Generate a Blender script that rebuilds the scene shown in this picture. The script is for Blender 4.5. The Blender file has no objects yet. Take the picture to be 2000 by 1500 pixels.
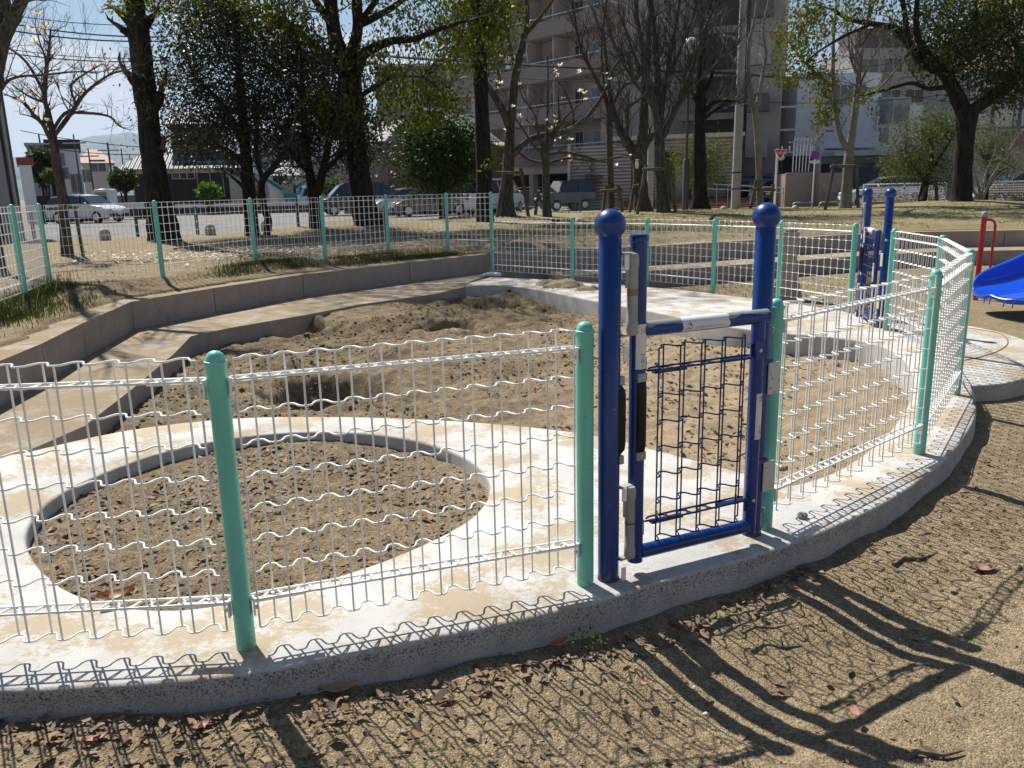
import bpy, bmesh, math, random
import numpy as np
from mathutils import Vector, Matrix
from mathutils.geometry import tessellate_polygon
R=math.radians; PI=math.pi
random.seed(7); RNG=np.random.default_rng(11)
SC=bpy.context.scene
COL=SC.collection
# ------------------------------------------------------------------ camera
FPX=1595.4
_p,_r=R(13.433),R(-1.325)
_f=np.array([0,math.cos(_p),-math.sin(_p)]);_x=np.array([1.,0,0]);_u=np.cross(_x,_f)
CX=math.cos(_r)*_x+math.sin(_r)*_u; CU=-math.sin(_r)*_x+math.cos(_r)*_u; CF=_f
CAM=np.array([0,0,1.4])
def ray(px,py): return CX*(px-1000)/FPX-CU*(py-750)/FPX+CF
def G(px,py,z=0.0):
    d=ray(px,py); return CAM+d*((z-1.4)/d[2])
def D(px,py,y):
    d=ray(px,py); return CAM+d*(y/d[1])
cd=bpy.data.cameras.new('camera'); cam=bpy.data.objects.new('camera',cd); COL.objects.link(cam)
cam.matrix_world=Matrix(((CX[0],CU[0],-CF[0],0),(CX[1],CU[1],-CF[1],0),(CX[2],CU[2],-CF[2],1.4),(0,0,0,1)))
cd.sensor_width=36; cd.lens=36*FPX/2000; cd.clip_start=.05; cd.clip_end=30000
SC.camera=cam
# ------------------------------------------------------------------ light
SUN_AZ=R(326); SUN_EL=R(51)
w=bpy.data.worlds.new('World'); SC.world=w; w.use_nodes=True
nt=w.node_tree; N=nt.nodes; L=nt.links; N.clear()
sky=N.new('ShaderNodeTexSky'); sky.sky_type='NISHITA'; sky.sun_disc=False
sky.sun_elevation=SUN_EL; sky.sun_rotation=SUN_AZ; sky.air_density=1.0; sky.dust_density=0.15; sky.ozone_density=1.2
bg=N.new('ShaderNodeBackground'); bg.inputs[1].default_value=.05
out=N.new('ShaderNodeOutputWorld')
tc=N.new('ShaderNodeTexCoord'); sep=N.new('ShaderNodeSeparateXYZ'); L.new(tc.outputs['Generated'],sep.inputs[0])
mp=N.new('ShaderNodeMapping'); mp.inputs['Scale'].default_value=(2.2,2.2,6.5); mp.inputs['Location'].default_value=(.35,.2,.42); L.new(tc.outputs['Generated'],mp.inputs[0])
ns=N.new('ShaderNodeTexNoise'); ns.inputs['Scale'].default_value=1.7; ns.inputs['Detail'].default_value=9; ns.inputs['Roughness'].default_value=.55; L.new(mp.outputs[0],ns.inputs[0])
def mrange(N,L,src,a,b,c=0.,d=1.):
    m=N.new('ShaderNodeMapRange'); m.inputs[1].default_value=a; m.inputs[2].default_value=b; m.inputs[3].default_value=c; m.inputs[4].default_value=d; m.clamp=True
    L.new(src,m.inputs[0]); return m.outputs[0]
hb=mrange(N,L,sep.outputs[2],.0,.26,.17,-.06)
ad=N.new('ShaderNodeMath'); ad.operation='ADD'; L.new(ns.outputs[0],ad.inputs[0]); L.new(hb,ad.inputs[1])
cm=mrange(N,L,ad.outputs[0],.53,.63)
mx=N.new('ShaderNodeMixRGB'); L.new(cm,mx.inputs[0]); L.new(sky.outputs[0],mx.inputs[1]); mx.inputs[2].default_value=(9.6,9.9,10.4,1)
L.new(mx.outputs[0],bg.inputs[0]); L.new(bg.outputs[0],out.inputs[0])
sd=bpy.data.lights.new('sun','SUN'); sd.energy=5.0; sd.angle=R(.53); sd.color=(1,.95,.87)
so=bpy.data.objects.new('sun',sd); COL.objects.link(so)
ldir=Vector((-math.sin(SUN_AZ)*math.cos(SUN_EL),-math.cos(SUN_AZ)*math.cos(SUN_EL),-math.sin(SUN_EL)))
so.rotation_euler=ldir.to_track_quat('-Z','Y').to_euler()
SC.view_settings.view_transform='Standard'; SC.view_settings.look='None'; SC.view_settings.exposure=0.66; SC.view_settings.gamma=1
# ------------------------------------------------------------------ materials
MATS={}
def mat(name,col,rough=.7,var=0.,vs=5.,bump=0.,bs=40.,metal=0.,col2=None,spec=.5,coat=0.,detail=6,stretch=None):
    """principled with optional noise between two colours and bump"""
    if name in MATS: return MATS[name]
    m=bpy.data.materials.new(name); m.use_nodes=True; nt=m.node_tree; N=nt.nodes; L=nt.links
    b=N['Principled BSDF']; b.inputs['Roughness'].default_value=rough; b.inputs['Metallic'].default_value=metal
    b.inputs['Specular IOR Level'].default_value=spec; b.inputs['Coat Weight'].default_value=coat
    b.inputs['Base Color'].default_value=(*col,1)
    tc=N.new('ShaderNodeTexCoord'); src=tc.outputs['Object']
    if stretch:
        mp=N.new('ShaderNodeMapping'); mp.inputs['Scale'].default_value=stretch; L.new(src,mp.inputs[0]); src=mp.outputs[0]
    if col2 is not None or var>0:
        n=N.new('ShaderNodeTexNoise'); n.inputs['Scale'].default_value=vs; n.inputs['Detail'].default_value=detail; L.new(src,n.inputs[0])
        c2=col2 if col2 is not None else tuple(c*(1-var) for c in col)
        mx=N.new('ShaderNodeMixRGB'); L.new(mrange(N,L,n.outputs[0],.35,.65),mx.inputs[0]); mx.inputs[1].default_value=(*col,1); mx.inputs[2].default_value=(*c2,1)
        L.new(mx.outputs[0],b.inputs['Base Color'])
    if bump>0:
        n2=N.new('ShaderNodeTexNoise'); n2.inputs['Scale'].default_value=bs; n2.inputs['Detail'].default_value=6; L.new(src,n2.inputs[0])
        bp=N.new('ShaderNodeBump'); bp.inputs['Strength'].default_value=bump; bp.inputs['Distance'].default_value=.02; L.new(n2.outputs[0],bp.inputs['Height']); L.new(bp.outputs[0],b.inputs['Normal'])
    MATS[name]=m; return m
def nodes(name):
    m=bpy.data.materials.new(name); m.use_nodes=True; MATS[name]=m
    return m,m.node_tree.nodes,m.node_tree.links,m.node_tree.nodes['Principled BSDF']
def noise(N,L,src,s,d=6,r=.5):
    n=N.new('ShaderNodeTexNoise'); n.inputs['Scale'].default_value=s; n.inputs['Detail'].default_value=d; n.inputs['Roughness'].default_value=r; L.new(src,n.inputs[0]); return n.outputs[0]
def mixc(N,L,f,a,b):
    mx=N.new('ShaderNodeMixRGB')
    if isinstance(f,float): mx.inputs[0].default_value=f
    else: L.new(f,mx.inputs[0])
    for i,c in ((1,a),(2,b)):
        if isinstance(c,tuple): mx.inputs[i].default_value=(*c,1)
        else: L.new(c,mx.inputs[i])
    return mx.outputs[0]
def math_(N,L,op,a,b):
    m=N.new('ShaderNodeMath'); m.operation=op
    for i,c in ((0,a),(1,b)):
        if isinstance(c,(int,float)): m.inputs[i].default_value=c
        else: L.new(c,m.inputs[i])
    return m.outputs[0]
def bump(N,L,b,h,dist,st=1.):
    bp=N.new('ShaderNodeBump'); bp.inputs['Strength'].default_value=st; bp.inputs['Distance'].default_value=dist; L.new(h,bp.inputs['Height']); L.new(bp.outputs[0],b.inputs['Normal'])
def soil_mat(name,c1,c2,c3,grain=170.,gdist=.006,grass=None,dry=None):
    m,N,L,b=nodes(name); b.inputs['Roughness'].default_value=.95; b.inputs['Specular IOR Level'].default_value=.15
    o=N.new('ShaderNodeTexCoord').outputs['Object']
    big=mrange(N,L,noise(N,L,o,1.3,5),.35,.65); mid=mrange(N,L,noise(N,L,o,14,6,.65),.35,.68)
    v=N.new('ShaderNodeTexVoronoi'); v.inputs['Scale'].default_value=grain; L.new(o,v.inputs[0])
    gr=N.new('ShaderNodeSeparateXYZ'); L.new(v.outputs['Color'],gr.inputs[0])
    c=mixc(N,L,big,c1,c2); c=mixc(N,L,mid,c,c3)
    gs=mrange(N,L,gr.outputs[0],0,1,.55,1.35)
    mm=N.new('ShaderNodeMixRGB'); mm.blend_type='MULTIPLY'; mm.inputs[0].default_value=1; L.new(c,mm.inputs[1])
    cb=N.new('ShaderNodeCombineXYZ'); [L.new(gs,cb.inputs[i]) for i in range(3)]; L.new(cb.outputs[0],mm.inputs[2])
    c=mm.outputs[0]
    if grass:
        s=N.new('ShaderNodeSeparateXYZ'); L.new(o,s.inputs[0])
        fy=mrange(N,L,s.outputs[1],13,19); gn=mrange(N,L,noise(N,L,o,.55,8,.65),.40,.56)
        gx=mrange(N,L,s.outputs[0],-3,3,.35,1.)
        f=math_(N,L,'MULTIPLY',math_(N,L,'MULTIPLY',fy,gn),gx)
        gc=mixc(N,L,mrange(N,L,noise(N,L,o,9,6,.7),.35,.65),grass[0],grass[1])
        c=mixc(N,L,f,c,gc)
    if dry:
        s=N.new('ShaderNodeSeparateXYZ'); L.new(o,s.inputs[0]); f=mrange(N,L,math_(N,L,'ADD',math_(N,L,'SUBTRACT',s.outputs[0],math_(N,L,'MULTIPLY',s.outputs[1],.16)),noise(N,L,o,.9,4)),-.7,.5)
        c=mixc(N,L,math_(N,L,'MULTIPLY',f,.8),c,dry)
    L.new(c,b.inputs['Base Color'])
    h=math_(N,L,'ADD',math_(N,L,'MULTIPLY',v.outputs['Distance'],-.35),noise(N,L,o,60,5,.7))
    bump(N,L,b,h,gdist)
    return m
M_SOIL=soil_mat('soil',(.37,.295,.185),(.29,.225,.14),(.21,.16,.10),gdist=.013,grass=((.27,.235,.13),(.20,.185,.09)))
M_SAND=soil_mat('pit_sand',(.35,.268,.168),(.235,.177,.110),(.135,.103,.066),grain=140,gdist=.014,dry=(.385,.30,.195))
def concrete_mat():
    m,N,L,b=nodes('white_concrete'); b.inputs['Roughness'].default_value=.85; b.inputs['Specular IOR Level'].default_value=.3
    o=N.new('ShaderNodeTexCoord').outputs['Object']; g=N.new('ShaderNodeNewGeometry'); s=N.new('ShaderNodeSeparateXYZ'); L.new(g.outputs['Normal'],s.inputs[0])
    p=N.new('ShaderNodeSeparateXYZ'); L.new(o,p.inputs[0])
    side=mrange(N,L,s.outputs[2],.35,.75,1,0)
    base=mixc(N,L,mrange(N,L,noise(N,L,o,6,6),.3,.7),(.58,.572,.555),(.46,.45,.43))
    st=mrange(N,L,math_(N,L,'ADD',math_(N,L,'MULTIPLY',noise(N,L,o,2.6,8,.62),.62),math_(N,L,'MULTIPLY',noise(N,L,o,38,7,.8),.38)),.492,.540)
    tan=mixc(N,L,math_(N,L,'MINIMUM',math_(N,L,'MULTIPLY',st,.85),.9),base,(.40,.315,.205))
    sp=mrange(N,L,noise(N,L,o,120,3,.8),.655,.70,0,.75)
    top=mixc(N,L,sp,tan,(.22,.19,.15))
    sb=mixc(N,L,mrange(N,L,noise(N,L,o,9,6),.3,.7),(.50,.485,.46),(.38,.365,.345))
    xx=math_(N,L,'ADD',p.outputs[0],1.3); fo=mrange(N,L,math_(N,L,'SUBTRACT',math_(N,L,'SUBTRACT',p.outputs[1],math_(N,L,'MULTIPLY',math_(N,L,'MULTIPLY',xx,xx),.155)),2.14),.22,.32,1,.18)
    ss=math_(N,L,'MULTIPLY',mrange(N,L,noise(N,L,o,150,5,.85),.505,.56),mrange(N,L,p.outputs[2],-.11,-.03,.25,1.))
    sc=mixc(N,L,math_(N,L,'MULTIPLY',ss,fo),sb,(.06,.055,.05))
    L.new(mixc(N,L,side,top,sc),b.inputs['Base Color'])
    bump(N,L,b,noise(N,L,o,110,6,.75),.004)
    return m
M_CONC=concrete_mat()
def terrace_mat():
    m,N,L,b=nodes('pink_concrete'); b.inputs['Roughness'].default_value=.9; b.inputs['Specular IOR Level'].default_value=.2
    o=N.new('ShaderNodeTexCoord').outputs['Object']; g=N.new('ShaderNodeNewGeometry'); s=N.new('ShaderNodeSeparateXYZ'); L.new(g.outputs['Normal'],s.inputs[0])
    side=mrange(N,L,s.outputs[2],.4,.8,1,0)
    sf=mixc(N,L,mrange(N,L,noise(N,L,o,4,8,.7),.3,.7),(.36,.305,.27),(.275,.23,.20))
    mpn=N.new('ShaderNodeMapping'); mpn.inputs['Scale'].default_value=(6,6,.8); L.new(o,mpn.inputs[0])
    sf=mixc(N,L,mrange(N,L,noise(N,L,mpn.outputs[0],3,6,.7),.55,.75,0,.5),sf,(.13,.10,.09))
    tp=mixc(N,L,mrange(N,L,math_(N,L,'ADD',math_(N,L,'MULTIPLY',noise(N,L,o,2.2,8,.7),.65),math_(N,L,'MULTIPLY',noise(N,L,o,30,6,.8),.35)),.42,.51),(.36,.315,.27),(.27,.21,.135))
    sp=mrange(N,L,noise(N,L,o,5,6,.8),.70,.73)
    c=mixc(N,L,side,tp,sf); L.new(mixc(N,L,sp,c,(.10,.075,.06)),b.inputs['Base Color'])
    bump(N,L,b,noise(N,L,o,70,6,.75),.006); return m
M_TERR=terrace_mat()

M_WIRE=mat('white_wire_coating',(.84,.83,.80),.4,var=.08,vs=20)
def paint_mat(name,c,c2,chip,rough=.26,base=(.10,.08,.06),th=.69):
    m,N,L,b=nodes(name); b.inputs['Roughness'].default_value=rough; b.inputs['Specular IOR Level'].default_value=.4; b.inputs['Coat Weight'].default_value=.15
    o=N.new('ShaderNodeTexCoord').outputs['Object']; s=N.new('ShaderNodeSeparateXYZ'); L.new(o,s.inputs[0])
    x=mixc(N,L,mrange(N,L,noise(N,L,o,5,5),.3,.7),c,c2)
    x=mixc(N,L,mrange(N,L,noise(N,L,o,70,2,.6),th,th+.03),x,chip)
    g=math_(N,L,'MULTIPLY',mrange(N,L,s.outputs[2],.0,.09,1.,.0),mrange(N,L,noise(N,L,o,40,6,.8),.40,.60,0,.8))
    L.new(mixc(N,L,g,x,base),b.inputs['Base Color']); L.new(mrange(N,L,noise(N,L,o,12,6,.7),.3,.7,rough*.8,rough*1.6),b.inputs['Roughness']); return m
M_BLUE=paint_mat('blue_paint',(.003,.040,.21),(.002,.031,.165),(.20,.24,.32),th=.735)
M_NAVY=mat('navy_wire_coating',(.002,.016,.085),.3)
M_BLACK=mat('black_rubber',(.006,.006,.007),.4,spec=.3)
M_HINGE=mat('grey_metal_cover',(.36,.355,.34),.5,col2=(.29,.28,.26),vs=12)
M_BRASS=mat('brown_band',(.28,.17,.07),.5)
M_ZINC=mat('zinc',(.5,.5,.5),.35,metal=.8)
M_STICK=mat('white_sticker',(.74,.72,.69),.5,var=.12,vs=8)
M_INK=mat('dark_ink',(.03,.02,.03),.6); M_INKB=mat('blue_ink',(.015,.09,.26),.6); M_WHITEP=mat('white_paint',(.75,.75,.74),.4)
def worn_mat():
    m,N,L,b=nodes('worn_blue_paint'); b.inputs['Roughness'].default_value=.38
    o=N.new('ShaderNodeTexCoord').outputs['Object']; g=N.new('ShaderNodeNewGeometry'); s=N.new('ShaderNodeSeparateXYZ'); L.new(g.outputs['Normal'],s.inputs[0])
    f=mrange(N,L,math_(N,L,'ADD',math_(N,L,'MULTIPLY',s.outputs[2],.5),noise(N,L,o,11,4,.5)),.80,.82)
    L.new(mixc(N,L,f,(.004,.038,.21),(.27,.28,.28)),b.inputs['Base Color']); return m
M_WORN=worn_mat()
def plate_mat():
    m,N,L,b=nodes('worn_white_plate'); b.inputs['Roughness'].default_value=.5
    o=N.new('ShaderNodeTexCoord').outputs['Object']
    f=mrange(N,L,noise(N,L,o,38,6,.7),.60,.66)
    L.new(mixc(N,L,f,(.56,.54,.50),(.16,.10,.07)),b.inputs['Base Color']); return m
M_PLATE=plate_mat()
def leaf_mat(name,cols,trans=.35,rough=.6):
    m,N,L,b=nodes(name); g=N.new('ShaderNodeNewGeometry'); r=N.new('ShaderNodeValToRGB')
    cr=r.color_ramp; cr.elements[0].color=(*cols[0],1); cr.elements[-1].color=(*cols[-1],1); cr.elements[-1].position=.95
    for i,c in enumerate(cols[1:-1]):
        e=cr.elements.new((i+1)/(len(cols)-1)); e.color=(*c,1)
    L.new(g.outputs['Random Per Island'],r.inputs[0]); L.new(r.outputs[0],b.inputs['Base Color']); b.inputs['Roughness'].default_value=rough; b.inputs['Specular IOR Level'].default_value=.2
    if trans>0:
        t=N.new('ShaderNodeBsdfTranslucent'); hs=N.new('ShaderNodeHueSaturation'); hs.inputs['Saturation'].default_value=1.25; hs.inputs['Value'].default_value=1.5; L.new(r.outputs[0],hs.inputs['Color']); L.new(hs.outputs[0],t.inputs[0])
        x=N.new('ShaderNodeMixShader'); x.inputs[0].default_value=trans; L.new(b.outputs[0],x.inputs[1]); L.new(t.outputs[0],x.inputs[2]); L.new(x.outputs[0],N['Material Output'].inputs[0])
    return m
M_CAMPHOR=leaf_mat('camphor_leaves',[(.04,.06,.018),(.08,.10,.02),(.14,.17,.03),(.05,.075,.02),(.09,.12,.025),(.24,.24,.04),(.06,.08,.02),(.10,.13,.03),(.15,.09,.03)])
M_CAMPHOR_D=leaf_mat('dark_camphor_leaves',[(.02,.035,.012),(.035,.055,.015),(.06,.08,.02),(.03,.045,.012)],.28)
M_DARKLEAF=leaf_mat('evergreen_leaves',[(.012,.022,.010),(.020,.034,.014),(.030,.045,.018),(.015,.028,.012)],.15,.4)
M_CAMELLIA=leaf_mat('camellia_leaves',[(.010,.030,.008),(.018,.045,.012),(.028,.06,.014),(.07,.10,.02)],.15,.5)
M_OLIVELEAF=leaf_mat('olive_leaves',[(.06,.08,.025),(.09,.11,.035),(.13,.14,.05),(.05,.07,.03)],.3)
M_GREENBUSH=leaf_mat('bush_leaves',[(.07,.14,.02),(.12,.20,.035),(.09,.16,.03)],.3)
M_LITTER=leaf_mat('dead_leaves',[(.13,.07,.045),(.20,.13,.085),(.08,.05,.035),(.28,.20,.14),(.17,.11,.085),(.31,.19,.10),(.24,.19,.145),(.10,.07,.05)],.10,.6)
M_GRASS=leaf_mat('dry_grass',[(.11,.13,.04),(.24,.21,.10),(.08,.10,.03),(.30,.25,.14)],.3)
M_PETAL=leaf_mat('magnolia_petals',[(.80,.76,.66),(.86,.83,.76),(.72,.64,.50)],.35)
def bark_mat(name,c1,c2,sx=14.,d=.03):
    m,N,L,b=nodes(name); b.inputs['Roughness'].default_value=.95; b.inputs['Specular IOR Level'].default_value=.15
    o=N.new('ShaderNodeTexCoord').outputs['Object']; mp=N.new('ShaderNodeMapping'); mp.inputs['Scale'].default_value=(1,1,.22); L.new(o,mp.inputs[0])
    n=noise(N,L,mp.outputs[0],sx,8,.7); f=mrange(N,L,n,.38,.62)
    c=mixc(N,L,f,c2,c1); c=mixc(N,L,mrange(N,L,noise(N,L,o,3,6,.7),.56,.66,0,.5),c,(c1[0]*1.5,c1[1]*1.6,c1[2]*1.4))
    L.new(c,b.inputs['Base Color']); bump(N,L,b,n,d); return m
M_BARK=bark_mat('dark_bark',(.040,.032,.025),(.012,.010,.009))
M_BARKG=bark_mat('grey_bark',(.12,.107,.09),(.035,.031,.026),18,.02)
M_BARKP=bark_mat('pale_bark',(.25,.235,.205),(.13,.12,.105),5,.008)
M_TWIG=mat('twig_bark',(.07,.058,.048),.9,var=.4,vs=6)
M_WOOD=mat('old_timber',(.13,.115,.08),.9,var=.5,vs=7,bump=.4,bs=30,stretch=(1,1,.2))
M_MINT=paint_mat('mint_paint',(.17,.56,.46),(.14,.49,.40),(.06,.16,.13),.36,(.20,.19,.14),.71)
# ------------------------------------------------------------------ mesh helpers
def me_np(name,V,F):
    me=bpy.data.meshes.new(name); V=np.asarray(V,np.float32); F=np.asarray(F,np.int32); n=F.shape[1]
    me.vertices.add(len(V)); me.vertices.foreach_set('co',V.ravel())
    me.loops.add(F.size); me.loops.foreach_set('vertex_index',F.ravel())
    me.polygons.add(len(F)); me.polygons.foreach_set('loop_start',np.arange(0,F.size,n,dtype=np.int32)); me.polygons.foreach_set('loop_total',np.full(len(F),n,np.int32))
    me.update(calc_edges=True); me.validate(); return me
def link(o,parent=None):
    COL.objects.link(o)
    if parent is not None: o.parent=parent
    return o
def tag(o,label=None,cat=None,group=None,kind=None):
    if label: o['label']=label
    if cat: o['category']=cat
    if group: o['group']=group
    if kind: o['kind']=kind
    return o
def empty(name,loc=(0,0,0),rz=0.,label=None,cat=None,group=None):
    o=bpy.data.objects.new(name,None); COL.objects.link(o); o.location=loc; o.rotation_euler=(0,0,rz); tag(o,label,cat,group); return o
def smooth(me,ang=40):
    me.polygons.foreach_set('use_smooth',[True]*len(me.polygons))
    try: me.set_sharp_from_angle(angle=R(ang))
    except Exception: pass
class MB:
    def __init__(s): s.V=[]; s.F=[]
    def add(s,V,F):
        n=len(s.V); s.V+= [tuple(float(c) for c in v) for v in V]; s.F+=[tuple(i+n for i in f) for f in F]; return s
    def box(s,a,b,M=None):
        x0,y0,z0=a; x1,y1,z1=b
        V=[(x0,y0,z0),(x1,y0,z0),(x1,y1,z0),(x0,y1,z0),(x0,y0,z1),(x1,y0,z1),(x1,y1,z1),(x0,y1,z1)]
        if M is not None: V=[tuple(M@Vector(v)) for v in V]
        return s.add(V,[(0,3,2,1),(4,5,6,7),(0,1,5,4),(1,2,6,5),(2,3,7,6),(3,0,4,7)])
    def bar(s,p,q,w,h=None,up=(0,0,1)):
        p=Vector(p);q=Vector(q);d=(q-p); l=d.length; d.normalize(); u=Vector(up); sx=d.cross(u)
        if sx.length<1e-3: sx=d.cross(Vector((0,1,0)))
        sx.normalize(); uz=sx.cross(d); h=h or w
        V=[]
        for t in (p,q):
            for a,b in ((-1,-1),(1,-1),(1,1),(-1,1)): V.append(tuple(t+sx*(a*w/2)+uz*(b*h/2)))
        return s.add(V,[(0,1,2,3),(7,6,5,4),(0,4,5,1),(1,5,6,2),(2,6,7,3),(3,7,4,0)])
    def tube(s,pts,rad,sides=6,cap=True):
        P=np.asarray(pts,float); n=len(P)
        if np.isscalar(rad): rad=[rad]*n
        T=np.gradient(P,axis=0); T/=np.linalg.norm(T,axis=1)[:,None]+1e-12
        a=np.array([0,0,1.]) if abs(T[0][2])<.9 else np.array([1.,0,0])
        u=np.cross(T[0],a); u/=np.linalg.norm(u); V=[]; ang=np.arange(sides)*2*PI/sides; c,sn=np.cos(ang),np.sin(ang)
        for i in range(n):
            u=u-T[i]*(u@T[i]); u/=np.linalg.norm(u)+1e-12; v=np.cross(T[i],u)
            V.append(P[i]+rad[i]*(c[:,None]*u+sn[:,None]*v))
        V=np.vstack(V); F=[]
        for i in range(n-1):
            o=i*sides
            for k in range(sides):
                k2=(k+1)%sides; F.append((o+k,o+k2,o+sides+k2,o+sides+k))
        if cap: F.append(tuple(range(sides-1,-1,-1))); F.append(tuple((n-1)*sides+k for k in range(sides)))
        return s.add(V,F)
    def lathe(s,prof,c=(0,0,0),sides=20,M=None):
        V=[];F=[]
        for r,z in prof:
            for k in range(sides):
                a=2*PI*k/sides; v=(c[0]+r*math.cos(a),c[1]+r*math.sin(a),c[2]+z); V.append(tuple(M@Vector(v)) if M is not None else v)
        for i in range(len(prof)-1):
            for k in range(sides):
                k2=(k+1)%sides; F.append((i*sides+k,i*sides+k2,(i+1)*sides+k2,(i+1)*sides+k))
        F.append(tuple(range(sides-1,-1,-1))); F.append(tuple((len(prof)-1)*sides+k for k in range(sides)))
        return s.add(V,F)
    def sphere(s,c,r,sides=20,rings=12,sc=(1,1,1)):
        prof=[(max(1e-4,r*math.sin(PI*i/rings)),-r*math.cos(PI*i/rings)) for i in range(rings+1)]
        n=len(s.V); s.lathe(prof,(0,0,0),sides)
        for i in range(n,len(s.V)): v=s.V[i]; s.V[i]=(c[0]+v[0]*sc[0],c[1]+v[1]*sc[1],c[2]+v[2]*sc[2])
        return s
    def prism(s,poly,z0,z1):
        n=len(poly); tris=tessellate_polygon([[Vector((p[0],p[1],0)) for p in poly]])
        ar=sum(poly[i][0]*poly[(i+1)%n][1]-poly[(i+1)%n][0]*poly[i][1] for i in range(n))
        z0f=z0 if callable(z0) else (lambda x,y:z0); z1f=z1 if callable(z1) else (lambda x,y:z1)
        V=[(p[0],p[1],z0f(*p[:2])) for p in poly]+[(p[0],p[1],z1f(*p[:2])) for p in poly]; F=[]
        for t in tris:
            a,b,c=t; cr=(poly[b][0]-poly[a][0])*(poly[c][1]-poly[a][1])-(poly[b][1]-poly[a][1])*(poly[c][0]-poly[a][0])
            if cr<0: b,c=c,b
            F.append((a+n,b+n,c+n)); F.append((c,b,a))
        for i in range(n):
            j=(i+1)%n
            F.append((i,j,j+n,i+n) if ar>0 else (j,i,i+n,j+n))
        return s.add(V,F)
    def extr(s,prof,d0,d1,M=None):
        """profile in (x,z), extruded along y"""
        n=len(prof); tris=tessellate_polygon([[Vector((p[0],p[1],0)) for p in prof]])
        V=[(p[0],d0,p[1]) for p in prof]+[(p[0],d1,p[1]) for p in prof]
        if M is not None: V=[tuple(M@Vector(v)) for v in V]
        F=[]
        for a,b,c in tris:
            cr=(prof[b][0]-prof[a][0])*(prof[c][1]-prof[a][1])-(prof[b][1]-prof[a][1])*(prof[c][0]-prof[a][0])
            if cr<0:b,c=c,b
            F.append((a,b,c)); F.append((c+n,b+n,a+n))
        ar=sum(prof[i][0]*prof[(i+1)%n][1]-prof[(i+1)%n][0]*prof[i][1] for i in range(n))
        for i in range(n):
            j=(i+1)%n; F.append((j,i,i+n,j+n) if ar>0 else (i,j,j+n,i+n))
        return s.add(V,F)
    def build(s,name,m,parent=None,sm=True,ang=40,loc=None):
        me=bpy.data.meshes.new(name); me.from_pydata(s.V,[],s.F); me.update(); me.validate()
        if sm: smooth(me,ang)
        me.materials.append(m); o=bpy.data.objects.new(name,me); link(o,parent)
        if loc is not None: o.location=loc
        return o
def copy_tree(o,parent=None):
    c=o.copy(); COL.objects.link(c); c.parent=parent
    for ch in [x for x in bpy.data.objects if x.parent is o]: copy_tree(ch,c)
    return c
# numpy fbm
def vnoise(x,y,seed=0):
    xi=np.floor(x).astype(np.int64); yi=np.floor(y).astype(np.int64); xf=x-xi; yf=y-yi
    def h(a,b):
        n=(a*374761393+b*668265263+seed*1442695041)&0xffffffff; n=((n^(n>>13))*1274126177)&0xffffffff; return ((n^(n>>16))&0xffff)/65535.
    u=xf*xf*(3-2*xf); v=yf*yf*(3-2*yf)
    return (h(xi,yi)*(1-u)+h(xi+1,yi)*u)*(1-v)+(h(xi,yi+1)*(1-u)+h(xi+1,yi+1)*u)*v
def fbm(x,y,s,o=4,seed=0,g=.5):
    t=0;a=1;n=0
    for i in range(o): t=t+a*(vnoise(x*s+i*17.3,y*s-i*9.1,seed+i)-.5); n+=a; a*=g; s*=2.03
    return t/n*2
def inpoly(x,y,P):
    r=np.zeros(x.shape,bool); n=len(P)
    for i in range(n):
        x0,y0=P[i];x1,y1=P[(i+1)%n]
        if y0==y1: continue
        r^=((y0>y)!=(y1>y))&(x<(x1-x0)*(y-y0)/(y1-y0)+x0)
    return r
def dpoly(x,y,P,closed=True):
    d=np.full(x.shape,1e9); n=len(P)
    for i in range(n if closed else n-1):
        a=np.array(P[i]);b=np.array(P[(i+1)%n]); e=b-a; l=e@e+1e-12
        t=np.clip(((x-a[0])*e[0]+(y-a[1])*e[1])/l,0,1); d=np.minimum(d,np.hypot(x-a[0]-t*e[0],y-a[1]-t*e[1]))
    return d
def spline(P,n=6,closed=True):
    P=[np.array(p,float) for p in P]; m=len(P); o=[]
    for i in range(m if closed else m-1):
        if closed: a,b,c,d=P[(i-1)%m],P[i],P[(i+1)%m],P[(i+2)%m]
        else: a,b,c,d=P[max(0,i-1)],P[i],P[i+1],P[min(m-1,i+2)]
        for k in range(n):
            t=k/n; o.append(tuple(.5*((2*b)+(-a+c)*t+(2*a-5*b+4*c-d)*t*t+(-a+3*b-3*c+d)*t**3)))
    if not closed: o.append(tuple(P[-1]))
    return o
def ss(t): t=np.clip(t,0,1); return t*t*(3-2*t)
# ------------------------------------------------------------------ plan of the site
HOLE=spline([(-2.09,3.25),(-1.77,2.86),(-1.47,2.66),(-1.19,2.60),(-.92,2.68),(-.6,2.88),(-.33,3.15),(-.17,3.42),(-.12,3.74),(-.2,4.06),(-.41,4.38),(-.73,4.62),(-1.18,4.74),(-1.6,4.67),(-1.95,4.43),(-2.15,4.06),(-2.22,3.67)],4)
PIT_NEAR=[(-2.80,4.45),(-2.41,4.86),(-1.83,5.09),(-1.16,5.08),(-.49,4.95),(-.01,4.79),(.35,4.62),(.62,4.42),(.82,4.2),(1.08,3.92),(1.27,3.72),(1.36,3.68),(1.67,3.91),(2.1,4.41),(2.53,5.04),(2.87,5.66),(3.1,6.25),(3.22,6.78),(3.17,7.2),(2.96,7.47)]
PIT_FAR=[(2.61,7.71),(2.19,8.16),(1.89,8.71),(1.55,9.42),(1.17,10.1),(.83,10.75),(.47,11.5),(.04,12.12),(-.35,12.30),(-.66,12.18)]
LIPLOW=[(-1.04,11.40),(-1.95,10.46),(-2.41,9.70),(-3.05,8.82),(-3.30,8.33),(-3.1,7.39),(-2.87,6.03),(-2.72,5.0)]
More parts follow.
